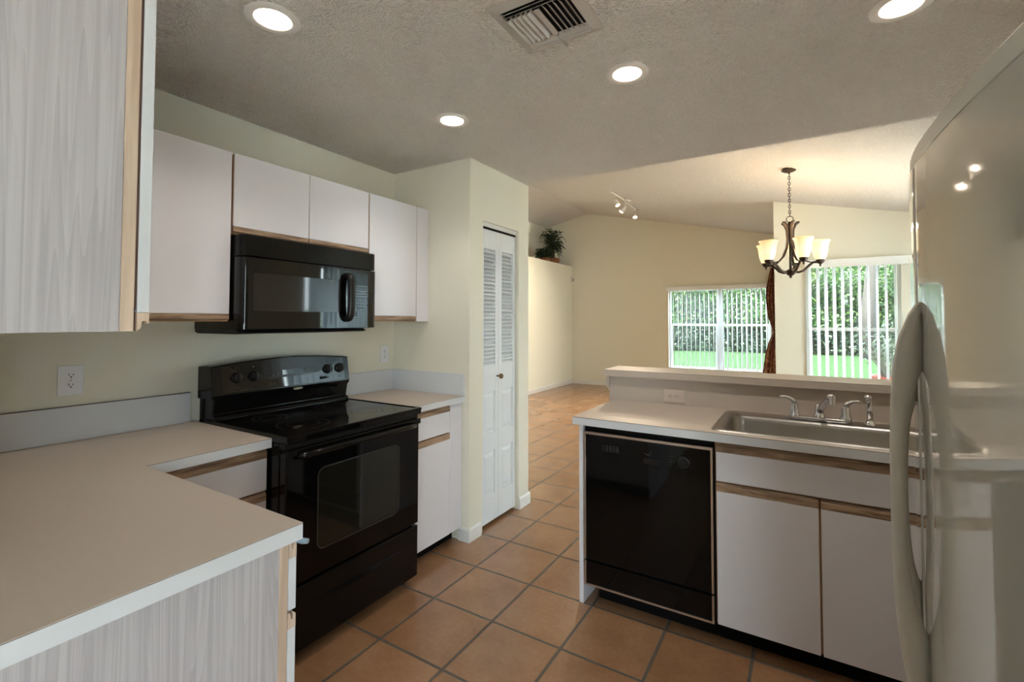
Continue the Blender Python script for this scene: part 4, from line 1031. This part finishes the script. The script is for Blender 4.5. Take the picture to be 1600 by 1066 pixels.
# ================================================================== TRACK LIGHT
tz = lambda x: vz(x)
tl = thing('track_light', 'slim ceiling track light with three small spot heads on the vaulted ceiling', 'track light', (0.0, 7.5, tz(0)))
obj('track_bar', MB().tube([(-0.05, 6.95, tz(-.05)-0.03), (0.01, 7.25, tz(0)-0.05), (-0.01, 7.6, tz(0)-0.045), (-0.03, 7.95, tz(0)-0.05), (-0.02, 8.3, tz(0)-0.03)], 0.012, 8), M['sensor'], tl, smooth=True)
obj('canopy', MB().lathe([(0.07, -0.001), (0.07, -0.022), (0.01, -0.03)], (-0.01, 7.6, tz(0)-0.004), 'z', 24, True), M['sensor'], tl, smooth='auto')
for (x, y, dx, dy) in ((0.0, 7.03, 0.28, -0.1), (0.0, 7.50, -0.35, -0.2), (0.0, 8.02, 0.1, -0.2)):
    z = tz(x)-0.05
    hd = obj('spot_head', MB().tube([(x, y, z-0.085), (x+dx*0.04, y+dy*0.04, z-0.115), (x+dx*0.16, y+dy*0.16, z-0.175)], [0.022, 0.036, 0.044], 14).tube([(x, y, z), (x, y, z-0.09)], 0.006, 6), M['sensor'], tl, smooth='auto')
    d = Vector((dx, dy, -0.5)).normalized(); c = Vector((x+dx*0.16, y+dy*0.16, z-0.175)) + d*0.001
    obj('bulb', MB().tube([c, c+d*0.004], [0.036, 0.034], 14), M['bulbdim'], hd)
    l = bpy.data.lights.new('track_lamp', 'SPOT'); l.energy = 90; l.spot_size = math.radians(125); l.spot_blend = 1.0; l.color = (1.0, 0.82, 0.6); l.shadow_soft_size = 0.025
    o = bpy.data.objects.new('track_lamp', l); COL.objects.link(o); o.location = c+d*0.012; o.rotation_euler = (-d).to_track_quat('Z', 'Y').to_euler()

# ================================================================== SHELF PLANTS, SENSOR, CURTAIN
def frond(mb, c, a, L, rise, droop, n=9, w=0.05, leaf=0.13, rnd=random):
    c = Vector(c); pts = []
    for k in range(n+1):
        f = k/n; r = L*f*(1-0.15*f); pts.append(c + Vector((math.cos(a)*r, math.sin(a)*r, rise*math.sin(f*PI*0.62) - droop*f*f)))
    mb.tube(pts, [0.006*(1-0.7*k/n) for k in range(n+1)], 5)
    for k in range(2, n+1):
        t = (pts[k]-pts[k-1]).normalized(); sd = t.cross(Vector((0, 0, 1))).normalized()
        for s in (-1, 1):
            l = leaf*(1-0.5*abs(k/n-0.5)); d = (sd*s*0.8+t*0.6+Vector((0, 0, -0.25))).normalized(); e = pts[k]+d*l; m_ = pts[k]+d*l*0.45; q = t*0.013
            mb.quad(pts[k], m_-q, e, m_+q)
pp = thing('palm_plant', 'taller dark potted palm with a round fan crown on the high shelf', 'plant', (-2.2, 9.16, 2.621))
pb = obj('basket', MB().lathe([(0.02, 2.6215), (0.12, 2.6215), (0.15, 2.70), (0.155, 2.76), (0.13, 2.765), (0.12, 2.74), (0.02, 2.735)], (-2.2, 9.16, 0), 'z', 24), M['basket'], pp, smooth='auto')
obj('trunk', MB().tube([(-2.2, 9.16, 2.70), (-2.19, 9.17, 2.88), (-2.2, 9.16, 3.06)], [0.040, 0.034, 0.030], 10), M['bark'], pp, smooth=True)
mb = MB(); rnd = random.Random(8)
for k in range(80):
    a = rnd.uniform(0, 2*PI); frond(mb, (-2.2, 9.16, 3.06), a, rnd.uniform(0.16, 0.34), rnd.uniform(-0.08, 0.34), rnd.uniform(0.0, 0.22), 6, leaf=0.12)
obj('fronds', mb, M['leafdk'], pp, recalc=False)
ps = thing('leafy_plant', 'low bushy dark plant beside the palm on the high shelf', 'plant', (-2.08, 8.58, 2.621))
obj('basket', MB().lathe([(0.02, 2.6215), (0.10, 2.6215), (0.125, 2.68), (0.12, 2.70), (0.02, 2.69)], (-2.08, 8.58, 0), 'z', 24), M['basket'], ps, smooth='auto')
mb = MB()
for k in range(80):
    a = rnd.uniform(0, 2*PI); frond(mb, (-2.08, 8.58, 2.69), a, rnd.uniform(0.12, 0.26), rnd.uniform(0.02, 0.22), rnd.uniform(0.0, 0.08), 5, leaf=0.10)
obj('foliage', mb, M['leafdk'], ps, recalc=False)
sn = thing('motion_sensor', 'small white motion sensor on the edge of the shelf wall by the far corner', 'sensor', (-1.95, 9.58, 2.32))
obj('housing', MB().prism([(-1.9495, 9.55), (-1.905, 9.56), (-1.895, 9.585), (-1.905, 9.61), (-1.9495, 9.62)], 2, 2.265, 2.375), M['sensor'], sn, bevel=0.004)
obj('lens', MB().box(-1.896, -1.892, 9.568, 9.602, 2.29, 2.335), M['markdim'], sn)
cu = thing('curtain', 'dark red patterned curtain tied at its middle beside the double window', 'curtain', (2.08, 9.5, 0.02))
mb = MB(); bm = mb.bm; NZ, NU = 40, 44; rows = []
prof = [(0.02, 1.82), (0.45, 1.865), (0.80, 1.91), (1.0, 1.96), (1.15, 2.03), (1.21, 2.045), (1.28, 2.02), (1.5, 1.955), (1.8, 1.93), (2.0, 1.945), (2.2, 1.985), (2.36, 2.02)]
def left(z):
    for (a, b), (c, d) in zip(prof, prof[1:]):
        if a <= z <= c: return b+(d-b)*(z-a)/(c-a)
    return prof[-1][1]
for i in range(NZ+1):
    z = 0.02 + 2.34*i/NZ; xl = left(z); xr = 2.165; row = []
    for j in range(NU+1):
        u = j/NU; row.append(bm.verts.new((xl+(xr-xl)*u, 9.50+0.028*math.sin(u*PI*9)+0.01*math.sin(u*17+z*3), z)))
    rows.append(row)
for A, B in zip(rows, rows[1:]):
    for j in range(NU): bm.faces.new((A[j], A[j+1], B[j+1], B[j]))
obj('curtain_cloth', mb, M['curtain'], cu, smooth=True, solid=0.003, recalc=False)
obj('tieback', MB().tube([(2.035, 9.46, 1.21), (2.10, 9.452, 1.20), (2.168, 9.46, 1.21), (2.168, 9.54, 1.215), (2.10, 9.548, 1.21), (2.035, 9.54, 1.21), (2.035, 9.46, 1.21)], 0.014, 8), M['curtain'], cu, smooth=True)
obj('curtain_rod', MB().tube([(1.99, 9.50, 2.375), (2.185, 9.50, 2.375)], 0.012, 10), M['bronze'], cu, smooth=True)
